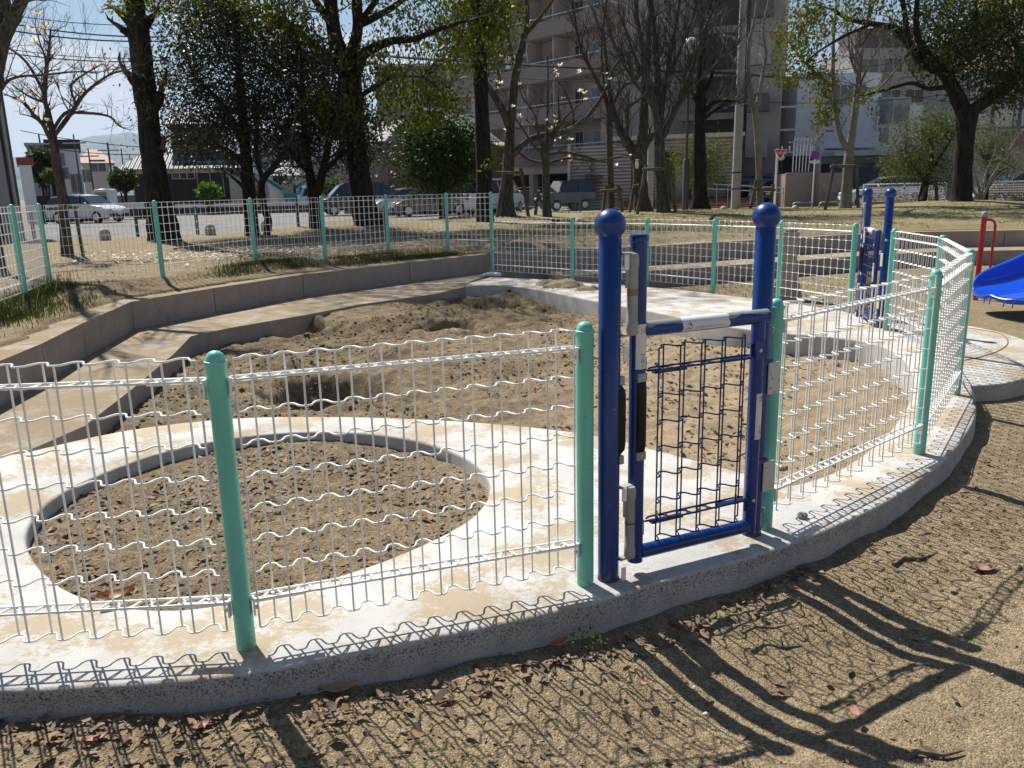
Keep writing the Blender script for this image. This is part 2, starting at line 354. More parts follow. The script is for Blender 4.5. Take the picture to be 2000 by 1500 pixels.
UPLIP=[(-3.45,4.2),(-3.55,5.2),(-3.68,6.32),(-3.88,7.35),(-4.11,8.84),(-3.62,10.0),(-2.89,11.45),(-1.58,13.04),(-.35,14.40)]
UPLIP_R=[(-.35,14.40),(.6,14.55),(1.6,14.9),(2.9,15.35),(4.2,15.95),(5.6,16.6),(7.0,17.2),(8.6,17.6),(10.5,17.5),(12.5,16.9),(15,15.6),(17,13)]
PITPOLY=spline(PIT_NEAR,4,False)+spline(PIT_FAR,4,False)+LIPLOW
SLAB_OUT=[(-4.2,3.9),(-3.4,2.95),(-2.6,2.40),(-2.0,2.19),(-1.53,2.14),(-1.33,2.14),(-.94,2.17),(-.65,2.24),(-.27,2.37),(.23,2.56),(.55,2.73),(.99,2.95),(1.4,3.22),(1.78,3.53),(2.28,4.05),(2.77,4.70),(3.05,5.2),(3.19,5.5)]
SLAB_OUT2=[(3.42,5.53),(3.75,5.73),(4.15,6.1),(4.42,6.55),(4.55,7.1),(4.55,7.6),(4.38,8.1),(4.1,8.65),(3.85,9.0),(3.5,9.45),(3.2,9.95),(2.8,10.55),(2.3,11.25),(1.6,12.0),(.95,12.62),(.3,13.1),(-.3,13.45)]
def z_terr(x,y):
    lip=UPLIP[:-1]+UPLIP_R
    bowl=[(-3.4,-6)]+[(a-.2,b+.02) for a,b in UPLIP[:-1]]+[(-.5,14.6)]+[(a,b+.22) for a,b in UPLIP_R[1:]]+[(17.2,-6)]
    inb=inpoly(x,y,bowl); d=dpoly(x,y,lip,False)
    zb=-.115-.05*ss((y-5)/4)-.14*ss((y-9)/5)+.012*fbm(x,y,.8,3,5)+.02*np.exp(-((x+1.2)**2+(y-1.9)**2)/.5)
    HX,HY=x-.78,y-2.27; ha=.87*HX+.49*HY; hb=-.49*HX+.87*HY; zb=zb-.065*np.exp(-(ha/.80)**2-(hb/.30)**2)+.015*fbm(x,y,3.2,2,77)*ss((6-y)/2)
    zt=.30+.02*ss(d/.6)+.09*ss((d-.62-.25*fbm(x,y,1.3,2,61))/.22)+.03*fbm(x,y,.5,3,9)
    for mx_,my,h,r in MOUNDS: zt=zt+h*np.exp(-((x-mx_)**2+(y-my)**2)/(r*r))
    yb=np.interp(x,EDGE_X,EDGE_Y); zt=zt+(.08-zt)*ss((y-yb+.05)/.5)
    return np.where(inb,zb,zt)
EDGE_X=[-60,-8,-5.2,-4.6,-3.0,-.7,2,8,13,18,26,60]; EDGE_Y=[21.5,21.6,21.9,25.5,29.5,32.5,35,36.0,34.5,33,33,33]
MOUNDS=[(-4.3,23,.28,2.6),(0,28.5,.22,2.0),(4.6,27,.12,3),(14.0,25.5,.35,3.4),(8,27.5,.1,4)]
HAVE={}
# ---- ground sheet
def grow(a,b,first,ratio,mx=400):
    o=[a]; s=first
    while o[-1]<b: o.append(o[-1]+s); s=min(s*ratio,mx)
    return o
xs=[-v for v in grow(2.7,14000,.03,1.07,900)[::-1]]+list(np.arange(-2.67,3.2,.024))+grow(3.2,14000,.03,1.07,900)
ys=[-30,-8,-2,0,.5]+list(np.arange(.75,4.3,.024))+grow(4.3,18,.04,1.025,.14)+grow(18.2,45,.15,1.06,.8)+grow(46,14000,1.,1.2,900)
xs=np.array(sorted(set(np.round(xs,4)))); ys=np.array(sorted(set(np.round(ys,4))))
Xg,Yg=np.meshgrid(xs,ys); Zg=z_terr(Xg,Yg)
near=ss((7-Yg)/3)*ss((Xg+4)/1)*ss((5.5-Xg)/1.5)
Zg+=near*(.010*fbm(Xg,Yg,7,4,2)+.006*fbm(Xg,Yg,45,2,3))
SLABALL=SLAB_OUT+SLAB_OUT2+[(-.9,13.0)]+[(-2.9,11.2),(-4.1,8.8),(-3.7,6.3),(-4.0,4.6)]
ins=inpoly(Xg,Yg,SLABALL)&(dpoly(Xg,Yg,SLABALL)>.06); Zg=np.where(ins,-.55,Zg)
nx,ny=len(xs),len(ys); idx=np.arange(nx*ny).reshape(ny,nx)
F=np.stack([idx[:-1,:-1],idx[:-1,1:],idx[1:,1:],idx[1:,:-1]],-1).reshape(-1,4)
me=me_np('ground',np.stack([Xg,Yg,Zg],-1).reshape(-1,3),F); smooth(me,180); me.materials.append(M_SOIL)
tag(link(bpy.data.objects.new('ground',me)),kind='structure')
def zt(x,y): return float(z_terr(np.array([float(x)]),np.array([float(y)]))[0])
# ---- sand
def sandmesh(name,poly,cell,zf,grow_=.04):
    P=np.array(poly); x0,y0=P.min(0)-.1; x1,y1=P.max(0)+.1
    X,Y=np.meshgrid(np.arange(x0,x1,cell),np.arange(y0,y1,cell)); Z=zf(X,Y)
    ok=inpoly(X,Y,poly)|(dpoly(X,Y,poly)<grow_+cell)
    n=X.shape[1]; m=X.shape[0]; idx=np.arange(n*m).reshape(m,n)
    F=np.stack([idx[:-1,:-1],idx[:-1,1:],idx[1:,1:],idx[1:,:-1]],-1).reshape(-1,4); k=ok.reshape(-1)[F].all(1); F=F[k]
    u,inv=np.unique(F,return_inverse=True); V=np.stack([X,Y,Z],-1).reshape(-1,3)[u]
    me=me_np(name,V,inv.reshape(F.shape)); smooth(me,180); me.materials.append(M_SAND)
    tag(link(bpy.data.objects.new(name,me)),kind='structure')
DIPS=[(*G(590,655,-.2)[:2],.26,-.26),(*G(640,775,-.2)[:2],.42,-.17),(*G(700,620,-.15)[:2],.85,.12),(*G(885,645,-.15)[:2],.30,-.12),(*G(800,615,-.1)[:2],.9,.10),(*G(960,600,-.2)[:2],.5,-.13),(*G(860,690,-.2)[:2],.6,.05),(*G(540,720,-.2)[:2],.4,.07),(*G(1050,580,-.2)[:2],.5,.05)]
def zsand(x,y):
    z=-.185+.04*fbm(x,y,1.1,3,21)+.06*fbm(x,y,3.2,4,22,.5)*ss((y-4)/3+.4)+.018*fbm(x,y,13,3,27,.6)+.008*fbm(x,y,30,2,23,.6)
    for a,b,r,h in DIPS: q_=((x-a)**2+(y-b)**2)/(r*r)*(1+.35*fbm(x,y,5,2,int(abs(a*10)))); z=z+(h*1.35*np.exp(-np.maximum(q_,0)**1.3) if h>0 else h*1.7*np.exp(-np.maximum(q_,0)**2.4)+.05*np.exp(-(q_-2.2)**2))
    return np.clip(z-.03*ss((.3-dpoly(x,y,PITPOLY))/.3)*ss((x+1)/2),-.5,-.03)
sandmesh('sand',PITPOLY,.022,zsand)
zhole=lambda x,y:-.068+.02*fbm(x,y,2,3,31)+.016*fbm(x,y,12,4,32,.6)
sandmesh('sand',HOLE,.018,zhole)
# ---- white slab with rounded rim
def offset(P,d):
    n=len(P);o=[]
    for i in range(n):
        a=np.array(P[i-1]);b=np.array(P[(i+1)%n]); t=b-a; t/=np.linalg.norm(t)+1e-9; o.append((P[i][0]-t[1]*d,P[i][1]+t[0]*d))
    return o
def slab(outer,hole,z0,r=.016):
    def ccw(P):
        return P if sum(P[i-1][0]*P[i][1]-P[i][0]*P[i-1][1] for i in range(len(P)))>0 else P[::-1]
    outer=ccw(outer); hole=ccw(hole) if hole else None
    bm=bmesh.new(); loops=[]
    for P,sg in [(outer,1)]+([(hole,-1)] if hole else []):
        prof=[(r,0),(r*.55,-.003),(r*.2,-.009),(0,-r*1.1),(-.003,z0)]
        rings=[[bm.verts.new((q[0],q[1],z)) for q in offset(P,sg*o)] for o,z in prof]; n=len(P)
        for a,b in zip(rings[:-1],rings[1:]):
            for i in range(n):
                j=(i+1)%n; bm.faces.new((a[j],a[i],b[i],b[j]) if sg>0 else (a[i],a[j],b[j],b[i]))
        es=[bm.edges.get((rings[0][i],rings[0][(i+1)%n])) for i in range(n)]; loops+=[e for e in es if e]
    bmesh.ops.triangle_fill(bm,use_beauty=True,use_dissolve=False,edges=loops,normal=(0,0,1))
    bmesh.ops.recalc_face_normals(bm,faces=bm.faces)
    me=bpy.data.meshes.new('sandpit_slab'); bm.to_mesh(me); bm.free(); smooth(me,50); me.materials.append(M_CONC)
    return tag(link(bpy.data.objects.new('sandpit_slab',me)),kind='structure')
near_left=[(-2.80,4.45),(-3.1,4.35),(-3.8,4.3)]
outer=spline(SLAB_OUT,5,False)+spline(SLAB_OUT2,5,False)+[(-.66,12.6)]+spline(PIT_FAR,4,False)[::-1]+spline(PIT_NEAR,4,False)[::-1]+near_left[1:]
outer=[p for i,p in enumerate(outer) if math.dist(p,outer[i-1])>.012]
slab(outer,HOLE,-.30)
# seam ring on the round end
ring=spline([G(1862,708)[:2],G(1905,700)[:2],G(1945,688)[:2],G(1968,672)[:2],G(1960,655)[:2],G(1930,647)[:2],G(1890,641)[:2]],5,False)
MB().tube([(p[0],p[1],.001) for p in ring],.006,4).build('slab_seam',mat('rust_seam',(.22,.13,.07),.9)).__setitem__('kind','structure')
ring=[tuple(p) for p in spline([(2.93,4.98),(3.03,5.2),(3.12,5.45),(3.2,5.62)],5,False)]
MB().tube([(p[0],p[1],.001) for p in ring],.005,4).build('slab_seam',MATS['rust_seam']).__setitem__('kind','structure')
# ---- terraces
def strip(P,wd):
    Q=[]; n=len(P)
    for i in range(n):
        a=np.array(P[max(0,i-1)]);b=np.array(P[min(n-1,i+1)]);t=b-a;t/=np.linalg.norm(t); Q.append((P[i][0]-t[1]*wd,P[i][1]+t[0]*wd))
    return list(P)+Q[::-1]
up_out=strip(UPLIP,.42)
t=MB(); 
for i in range(len(UPLIP)-1):
    q=strip(UPLIP[i:i+2],.42); n=len(UPLIP)
    g=.006; a,b=np.array(UPLIP[i]),np.array(UPLIP[i+1]); e=(b-a)/np.linalg.norm(b-a)
    Q=up_out[::-1]; o0=up_out[2*n-1-i]; o1=up_out[2*n-2-i]
    t.prism([tuple(a+e*g),tuple(b-e*g),(o1[0]-e[0]*g,o1[1]-e[1]*g),(o0[0]+e[0]*g,o0[1]+e[1]*g)],-.45,.303)
t.build('terrace_wall',M_TERR,sm=False)
tag(bpy.data.objects['terrace_wall'],'pinkish grey concrete retaining wall stepping round the left side of the sandpit','wall')
t=MB(); n=len(UPLIP_R); uo=strip(UPLIP_R,.45)
for i in range(n-1):
    a,b=np.array(UPLIP_R[i]),np.array(UPLIP_R[i+1]); e=(b-a)/np.linalg.norm(b-a); o0=uo[2*n-1-i]; o1=uo[2*n-2-i]; g=.006
    if i==0: a=a+e*.08
    t.prism([tuple(a+e*g),tuple(b-e*g),(o1[0]-e[0]*g,o1[1]-e[1]*g),(o0[0]+e[0]*g,o0[1]+e[1]*g)],-.6,.315)
tag(t.build('bench_wall',M_TERR,sm=False),'long curved concrete seat wall under the grass bank behind the fence and slide','wall')
# lower left tier: solid up to z=0
low=[(-.66,12.19)]+LIPLOW+[(-2.80,4.46),(-3.1,4.36),(-3.45,4.3)]+[(p[0]+.002,p[1]) for p in UPLIP[1:]]+[(-.45,13.5),(-.66,12.7)]
zl=lambda x,y:-.004+.02*float(fbm(np.array([x]),np.array([y]),.8,2,44)[0])*0
tag(MB().prism(low,-.5,-.003).build('terrace_step',M_TERR,sm=False),'low sandy concrete step between the left wall and the sandpit','step')
# lower right tier
LR=strip(UPLIP_R[1:],-1.05); m=len(UPLIP_R[1:])
t=MB()
for i in range(m-1):
    a,b=LR[i],LR[i+1]; c,d=LR[2*m-2-i],LR[2*m-1-i]
    t.prism([a,b,c,d],-.6,-.02)
tag(t.build('bench_step',M_TERR,sm=False),'lower curved concrete seat step at the foot of the seat wall behind the fence','step')
# ------------------------------------------------------------------ fences
def post_mesh(mb,x,y,z,h=.96,r=.0303,sides=20):
    mb.lathe([(r,-.1),(r,h-.040),(r*1.10,h-.039),(r*1.13,h-.034),(r*1.10,h-.029),(r*.96,h-.027),(r*.90,h-.019),(r*.76,h-.009),(r*.52,h-.002),(r*.25,h+.001),(.001,h+.002)],(x,y,z),sides)
def wires(mb,A,B,zb,rows,rails,top,bot,wr=.0022,amp=.0205,pitch=.05,sub=4,sides=5,lift=None):
    A=np.array(A,float);B=np.array(B,float);L_=np.linalg.norm(B-A);e=(B-A)/L_; nrm=np.array([-e[1],e[0]])
    n=max(3,int(round(L_/pitch))); st=L_/n
    zz=(lambda s:zb) if lift is None else (lambda s:zb+lift*s/L_)
    P=lambda s,o,z:(A[0]+e[0]*s+nrm[0]*o,A[1]+e[1]*s+nrm[1]*o,zz(s)+z)
    for i in range(n+1):
        o=amp if i%2 else -amp
        mb.tube([P(i*st,o,bot),P(i*st,o,top)],wr,sides,False)
    for z in [top,bot]+list(rows)+list(rails):
        pts=[]
        for i in range(n*sub+1):
            s=i*st/sub; pts.append(P(s,-(amp+wr)*math.tanh(1.9*math.cos(PI*s/st))/.956,z))
        mb.tube(pts,wr,sides,False)
    for z in rails:
        for o in (-amp-.004,amp+.004):
            mb.tube([P(-.02,o*.6,z+.003),P(.0,o,z+.003),P(L_,o,z+.003),P(L_+.02,o*.6,z+.003)],wr*1.25,sides,False)
        for i in range(n): mb.tube([P(i*st+st*.1,-amp,z),P(i*st+st*.6,amp,z)],wr,4,False)
    return e,nrm,L_
ROWS=[.775,.672,.569,.466,.363,.260]
def fence(label,posts,closed_panels,group='mint posts and white mesh round the sandpit'):
    p0=posts[0]; root=empty('mesh_fence',(p0[0],p0[1],0),0,label,'fence')
    o3=Vector((p0[0],p0[1],0))
    for i,p in enumerate(posts):
        if p is None: continue
        mb=MB(); x,y,z=p[0]-o3.x,p[1]-o3.y,p[2]; h=p[3] if len(p)>3 else .96
        post_mesh(mb,x,y,z,h); po=mb.build('fence_post',M_MINT,root)
    for a,b in closed_panels:
        A=posts[a];B=posts[b]; A2=np.array(A[:2])-o3[:2];B2=np.array(B[:2])-o3[:2]; e=(B2-A2)/np.linalg.norm(B2-A2)
        za,zb=A[2]+(A[4] if len(A)>4 else 0),B[2]+(B[4] if len(B)>4 else 0)
        if len(A)>5 and A[5]=='lo' : za=A[2]
        dist=math.hypot(*(A[:2]));near=dist<4.5
        mb=MB(); wires(mb,A2+e*.048,B2-e*.048,za,ROWS,[.872,.165],.937,.072,sub=8 if near else 3,sides=6 if near else 4,lift=zb-za,wr=.0033 if near else (.0030 if dist<8 else .0026))
        w_=mb.build('mesh_panel',M_WIRE,root,ang=80)
        nrm=Vector((-e[1],e[0],0)); E3=Vector((e[0],e[1],0))
        for P_,s in ((A2,1),(B2,-1)):
            zz=za if s>0 else zb
            for zr in (.872,.165):
                if dist>9: continue
                c=Vector((P_[0],P_[1],zz+zr)); q=c+E3*s*.036-nrm*.010
                M=Matrix.Translation(q)@Matrix(((E3.x,nrm.x,0,0),(E3.y,nrm.y,0,0),(0,0,1,0),(0,0,0,1)))
                pr=[(-.003,-.050),(.003,-.050),(.003,-.006),(.16,-.006),(.16,-.002),(.003,-.002),(.003,.006),(-.003,.006)]
                if s<0: pr=[(-x,z) for x,z in pr]
                cl=MB().extr(pr,-.013,.013,M).build('clamp',M_WIRE,w_,sm=False)
                MB().lathe([(.007,-.002),(.007,.006),(.001,.007)],(0,0,0),8,M@Matrix.Translation((s*.004,0,-.028))@Matrix.Rotation(R(90)*s,4,'Y')).build('bolt',M_ZINC,w_)
                if near: MB().lathe([(.006,-.010),(.006,.0),(.0045,.002),(.0045,.012),(.001,.013)],(0,0,0),8,M@Matrix.Translation((s*.06,0,.002))).build('bolt',M_ZINC,w_)
    return root
P0=(-2.16,2.26,0);P1=(-.865,2.342,0);P2=(.249,2.715,0);P3=(1.040,3.172,0);P4=(2.13,4.08,0);P5=(2.955,5.27,0);P6=(3.50,6.66,0);P7=(3.605,7.73,0)
G1=(.337,2.751);G2=(.969,3.119);H1=(3.70,8.60);H2=(3.605,7.875)
P8=(3.71,8.86,0);P9=(3.27,9.92,0);P10=(2.70,10.85,0);P11=(1.98,11.83,0);P12=(.97,12.66,0)
P13=(-.28,13.85,0,1.36);P14=(-1.06,14.4,.40);P15=(-2.0,13.75,.40);P16=(-2.84,12.76,.40);P17=(-3.75,12.2,.40);P18=(-4.39,10.41,.40);P19=(-5.41,9.66,.40);P20=(-5.06,8.54,.40);P21=(-4.75,7.3,.40)
fence('white wire mesh fence in front of the round sand hole, left of the blue gate',[P0,P1,P2],[(0,1),(1,2)])
fence('white wire mesh fence on mint posts curving along the kerb right of the near gate',[P3,P4,P5,P6,P7],[(0,1),(1,2),(2,3),(3,4)])
fence('white wire mesh fence across the far side of the sandpit, before the seat walls',[P8,P9,P10,P11,P12,(P13[0]+.0,P13[1],0,1.36)],[(0,1),(1,2),(2,3),(3,4),(4,5)])
fence('white wire mesh fence on mint posts along the raised soil terrace by the car park',[P14,P15,P16,P17,P18,P19,P20,P21],[(0,1),(1,2),(2,3),(3,4),(4,5),(5,6),(6,7)])
# short link panel between the tall corner post and the terrace run (belongs to the terrace fence)
tf=[o for o in bpy.data.objects if o.get('label','').endswith('by the car park')][0]
mb=MB(); A=np.array(P14[:2])-np.array(P14[:2]); B=np.array(P13[:2])-np.array(P14[:2]); e=(B-A)/np.linalg.norm(B-A)
wires(mb,A+e*.05,B-e*.05,.40,ROWS,[.872,.165],.937,.072,sub=3,sides=4,wr=.0027); mb.build('mesh_panel',M_WIRE,tf)
# ------------------------------------------------------------------ gates
def text_mesh(name,body,size,m,parent,M,align='CENTER'):
    c=bpy.data.curves.new(name,'FONT'); c.body=body; c.size=size; c.align_x=align; c.align_y='CENTER'; c.resolution_u=3
    o=bpy.data.objects.new('tmp',c); COL.objects.link(o); bpy.context.view_layer.update()
    me=bpy.data.meshes.new_from_object(o.evaluated_get(bpy.context.evaluated_depsgraph_get())); bpy.data.objects.remove(o)
    return me
def bend(me,r,z=True):
    """wrap a flat text/graphic lying in x-z (y=0) round a vertical cylinder of radius r (front = -y)"""
    for v in me.vertices:
        a=v.co.x/r; v.co.x,v.co.y=math.sin(a)*r,-math.cos(a)*r
def curved(mb,r,w_,z0,z1,n=8,c=(0,0,0),a0=0.):
    V=[]
    for z in (z0,z1):
        for i in range(n+1):
            a=a0+(-w_/2+w_*i/n)/r; V.append((c[0]+math.sin(a)*r,c[1]-math.cos(a)*r,c[2]+z))
    mb.add(V,[(i,i+1,i+n+2,i+n+1) for i in range(n)])
def put_mesh(name,me,m,parent,M=None):
    me.materials.clear(); me.materials.append(m); o=bpy.data.objects.new(name,me); link(o,parent)
    if M is not None: me.transform(M)
    return o
def pict(kind):
    mb=MB()
    def seg(a,b,w=.0008): mb.bar((a[0],0,a[1]),(b[0],0,b[1]),w,.0004,up=(0,1,0))
    for i in range(5): seg((-.011+i*.004,-.008),(-.011+i*.004,.010),.0005)
    for i in range(5): seg((-.011,-.008+i*.0045),(.005,-.008+i*.0045),.0005)
    seg((-.014,-.012),(-.011,-.009),.0012); seg((.005,-.009),(.009,-.012),.0014); seg((-.011,-.009),(.005,-.009),.001)
    if kind==0:
        seg((.006,.008),(.009,.014),.002); seg((.006,-.008),(.006,.008),.0014)
        for k in range(6):
            a=k*PI/5-PI/2; b=(k+1)*PI/5-PI/2
            if k%2==0: seg((.009+.005*math.cos(a),.001+.006*math.sin(a)),(.009+.005*math.cos(b),.001+.006*math.sin(b)),.001)
    else:
        seg((.004,-.008),(.004,.008),.0024); seg((.006,.014),(.009,.004),.005); seg((.005,.017),(.006,.014),.003); seg((.009,.006),(.014,.003),.0015); seg((.014,.006),(.014,-.007),.0014); seg((.006,-.009),(.014,-.007),.0014)
    return mb
LEN=math.dist(G1,G2)
def gate(loc,rz,label):
    root=empty('playground_gate',(loc[0],loc[1],0),rz,label,'gate','blue sandpit gates')
    for x in (0,LEN):
        p=MB().lathe([(.038,-.1),(.038,1.24),(.034,1.245)],(x,0,0),28).build('gate_post',M_BLUE,root)
        MB().sphere((x,0,1.277),.0525,28,18).build('ball_cap',M_BLUE,p,ang=180)
        MB().lathe([(.0395,-.05),(.0395,.010),(.038,.014)],(x,0,0),28).build('base_sleeve',mat('worn_base',(.05,.06,.10),.7,var=.5,vs=30),p)
    ST=(.113,-.012); RX=.652; RY=-.061
    zr=.915; zb=.078
    lf=MB().lathe([(.029,.048),(.029,1.215),(.0325,1.218),(.0325,1.236),(.030,1.240),(.001,1.241)],(ST[0],ST[1],0),24).build('hinge_stile',M_BLUE,root)
    MB().tube([(RX,RY,.045),(RX,RY,zr-.01)],.0245,22).build('latch_stile',M_BLUE,root)
    def along(x): t=(x-ST[0])/(RX-ST[0]); return ST[1]+(RY-ST[1])*t
    tr=MB(); n=10
    pts=[(ST[0]+.02+(RX+.034-ST[0]-.02)*i/n,0,zr) for i in range(n+1)]; pts=[(p[0],along(p[0]),p[2]) for p in pts]
    tr.tube(pts+[(RX+.042,along(RX+.042),zr)],[.027]*(n+1)+[.018],20); top=tr.build('top_rail',M_WORN,root)
    br=MB(); br.tube([(ST[0]+.02,along(ST[0]+.02),zb),(RX-.015,RY,zb)],.0265,20); br.build('bottom_rail',M_BLUE,root)
    # mesh infill
    x0,x1=.190,.606; mb=MB(); wires(mb,(x0,along(x0)),(x1,along(x1)),0,[.667,.567,.467,.367,.267],[.765,.195],.846,.118,wr=.0031,amp=.019,pitch=(x1-x0)/9,sub=5,sides=6)
    ms=mb.build('wire_infill',M_NAVY,root,ang=80)
    for z in (.765,.195):
        for a,b,dz in ((ST[0]+.032,x0+.02,.05),(RX-.03,x1-.02,.05)):
            MB().tube([(a,along(a)-.002,z+dz*(1 if z>.5 else -1)),(a,along(a)-.002,z+.006),(a+(b-a)*.15,along(a)-.002,z),(b,along(b)-.002,z)],.0042,8).build('infill_bracket',M_NAVY,ms)
        MB().bar((x0-.01,along(x0),z-.008),(x0+.13,along(x0+.13),z-.008),.022,.010).build('clamp_bar',M_NAVY,ms,sm=False); MB().bar((x1-.12,along(x1-.12),z-.002),(x1+.01,along(x1),z-.002),.022,.010).build('clamp_bar',M_NAVY,ms,sm=False)
    for z,s in ((.752,-1),(.205,1)):
        for x in (x0+.018,x1-.03): MB().lathe([(.006,0),(.006,.012*1),(.003,.02)],(x,along(x),z if s>0 else z-.024),8).build('bolt',M_ZINC,ms)
    for zz in (.79,.192): MB().sphere((RX-.012,RY-.026,zz),.008,12,8,(1,.6,1)).build('bolt_cap',M_ZINC,root)
    tg=MB(); tg.box((RX-.034,RY-.027,.755),(RX+.006,RY-.022,.83)); tg.build('latch_tab',M_BLUE,root,sm=False)
    # hinge covers
    for z0,z1 in ((.905,1.182),(.078,.355)):
        h=MB().lathe([(.018,z0),(.0205,z0+.006),(.0205,z0+.045),(.019,z0+.047),(.019,z1-.05),(.0215,z1-.047),(.0215,z1-.012),(.018,z1-.002),(.001,z1)],(.073,-.030,0),22).build('hinge_cover',M_HINGE,root)
        zc=z0+.135
        MB().lathe([(.0195,zc),(.0195,zc+(.022 if z0>.5 else .004))],(.073,-.030,0),22).build('hinge_band',M_BRASS if z0>.5 else M_BLACK,h)
        for bx in (((.046,-.032,z1-.115),(.058,-.024,z1-.005)),((.030,-.034,z0-.004),(.083,-.010,z0+.004)),((.030,-.034,z1-.004),(.083,-.010,z1+.002))): MB().box(*bx).build('hinge_bracket',M_HINGE,h,sm=False)
        for zz in ((z1-.05,z0-.085) if z0>.5 else (z1-.045,z0-.075)):
            if zz>0: MB().box((.030,-.042,zz-.004),(.049,-.038,zz+.046)).build('hinge_tab',M_WIRE,h,sm=False)
    # rubber finger guards
    def guard(cx,cy,wd,dp,z0,z1,ang=0.):
        V=[];m=MB();pr=[];n=12
        for i in range(n+1):
            t=i/n; z=z0+(z1-z0)*t; s=min(1,t*9,(1-t)*9); pr.append((z,s))
        for z,s in pr:
            for k in range(8):
                a=PI*k/7; V.append((cx-math.cos(a)*wd/2,cy-math.sin(a)*dp*(.25+.75*math.sqrt(max(0,s))),z))
        F=[(i*8+k,i*8+k+1,(i+1)*8+k+1,(i+1)*8+k) for i in range(n) for k in range(7)]
        M=Matrix.Translation((cx,cy,0))@Matrix.Rotation(ang,4,'Z')@Matrix.Translation((-cx,-cy,0)); V=[tuple(M@Vector(v)) for v in V]
        return m.add(V,F)
    guard(ST[0],ST[1]-.024,.040,.018,.478,.735).build('finger_guard',M_BLACK,root,ang=60)
    guard(.024,-.022,.034,.026,.478,.735,R(50)).build('finger_guard',M_BLACK,root,ang=60)
    for z0,z1 in ((.735,.765),(.448,.478)):
        pl=MB().box((ST[0]-.018,ST[1]-.033,z0),(ST[0]+.018,ST[1]-.024,z1)).build('guard_plate',M_HINGE,root,sm=False); MB().box((.018,-.040,z0),(.036,-.026,z1)).build('guard_plate',M_HINGE,root,sm=False)
        MB().lathe([(.005,0),(.004,.002),(.001,.0025)],(0,0,0),10,Matrix.Translation((ST[0],ST[1]-.033,(z0+z1)/2))@Matrix.Rotation(R(90),4,'X')).build('screw',M_ZINC,pl)
    # stickers
    s1=MB(); curved(s1,.0297,.050,.780,.938,8,(ST[0],ST[1],0),a0=-.05); s1=s1.build('sticker',M_STICK,root)
    me=bpy.data.meshes.new('x'); pm=pict(0); me.from_pydata(pm.V,[],pm.F)
    for v in me.vertices: a=v.co.x/.030; v.co=(ST[0]+math.sin(a+.1)*.0302,ST[1]-math.cos(a+.1)*.0302,v.co.z+.915)
    put_mesh('pictogram',me,M_INK,s1)
    for i,ch in enumerate('てねー'):
        me=text_mesh('t',ch if ch!='ー' else '|',.021,M_INKB,None,None)
        for v in me.vertices: a=v.co.x/.030; v.co=(ST[0]+math.sin(a)*.0302,ST[1]-math.cos(a)*.0302,v.co.y+.826-i*.0175)
        put_mesh('lettering',me,M_INKB,s1)
    s2=MB(); curved(s2,.0252,.038,.440,.622,8,(RX,RY,0),a0=.1); s2=s2.build('sticker',M_STICK,root)
    me=bpy.data.meshes.new('x'); pm=pict(1); me.from_pydata(pm.V,[],pm.F)
    for v in me.vertices: a=v.co.x*.8/.0252; v.co=(RX+math.sin(a+.1)*.0257,RY-math.cos(a+.1)*.0257,v.co.z*.9+.600)
    put_mesh('pictogram',me,M_INK,s2)
    for i,ch in enumerate('てねー'):
        me=text_mesh('t',ch if ch!='ー' else '|',.019,M_INKB,None,None)
        for v in me.vertices: a=v.co.x/.0252; v.co=(RX+math.sin(a+.15)*.0257,RY-math.cos(a+.15)*.0257,v.co.y+.486-i*.016)
        put_mesh('lettering',me,M_INKB,s2)
    # rail sticker
    xa,xb=.283,.490; V=[];n=10; r=.0277
    for i in range(n+1):
        a=R(-45+140*i/n)
        for x in (xa+.006*math.sin(i*.9)*.3,xb+.004*math.sin(i)): V.append((x,along(x)-math.cos(a)*r,zr+math.sin(a)*r))
    s3=MB().add(V,[(2*i,2*i+1,2*i+3,2*i+2) for i in range(n)]).build('sticker',mat('rail_sticker',(.70,.70,.72),.45),root)
    def railput(me,xo,zo,nm,m):
        for v in me.vertices:
            a=(zo+v.co.z)/r; x=xo+v.co.x; v.co=(x,along(x)-math.cos(a)*(r+.0006),zr+math.sin(a)*(r+.0006))
        put_mesh(nm,me,m,s3)
    me=bpy.data.meshes.new('x'); pm=pict(1); me.from_pydata(pm.V,[],pm.F); railput(me,xa+.025,-.004,'pictogram',M_INK)
    me=text_mesh('t','とびらはかならずしめてください。',.0085,M_INK,None,None)
    for v in me.vertices: v.co=(v.co.x,0,v.co.y)
    railput(me,xa+.120,-.010,'lettering',mat('grey_ink',(.04,.035,.035),.6))
    # latch plates on the right post
    for z0,z1 in ((.597,.724),(.193,.320)):
        p=MB(); V=[];n=6
        p.box((LEN+.004,-.048,z0),(LEN+.066,-.040,z1)); o=p.build('latch_plate',M_PLATE,root,sm=False)
        bv=o.modifiers.new('b','BEVEL'); bv.width=.009; bv.segments=3
        MB().box((LEN-.02,-.044,z1-.005),(LEN+.026,-.030,z1+.012)).build('plate_hinge',M_BLUE,o,sm=False)
    for z in (.845,.10): bt=MB(); bt.lathe([(.012,0),(.012,.010),(.009,.014),(.001,.015)],(0,0,0),14,Matrix.Translation((LEN+.040,-.014,z))@Matrix.Rotation(R(90),4,'X')); bt.bar((LEN+.02,-.016,z),(LEN+.052,-.010,z),.018,.012); bt.build('post_bolt',M_HINGE,root)
    return root
gate1=gate(G1,math.atan2(G2[1]-G1[1],G2[0]-G1[0]),'blue gate with ball caps and worn top rail, nearest, between two mint posts')
gate2=copy_tree(gate1); gate2.location=(H1[0],H1[1],0); gate2.rotation_euler=(0,0,math.atan2(H2[1]-H1[1],H2[0]-H1[0]))
gate2['label']='smaller looking blue gate with ball caps far off beside the slide'
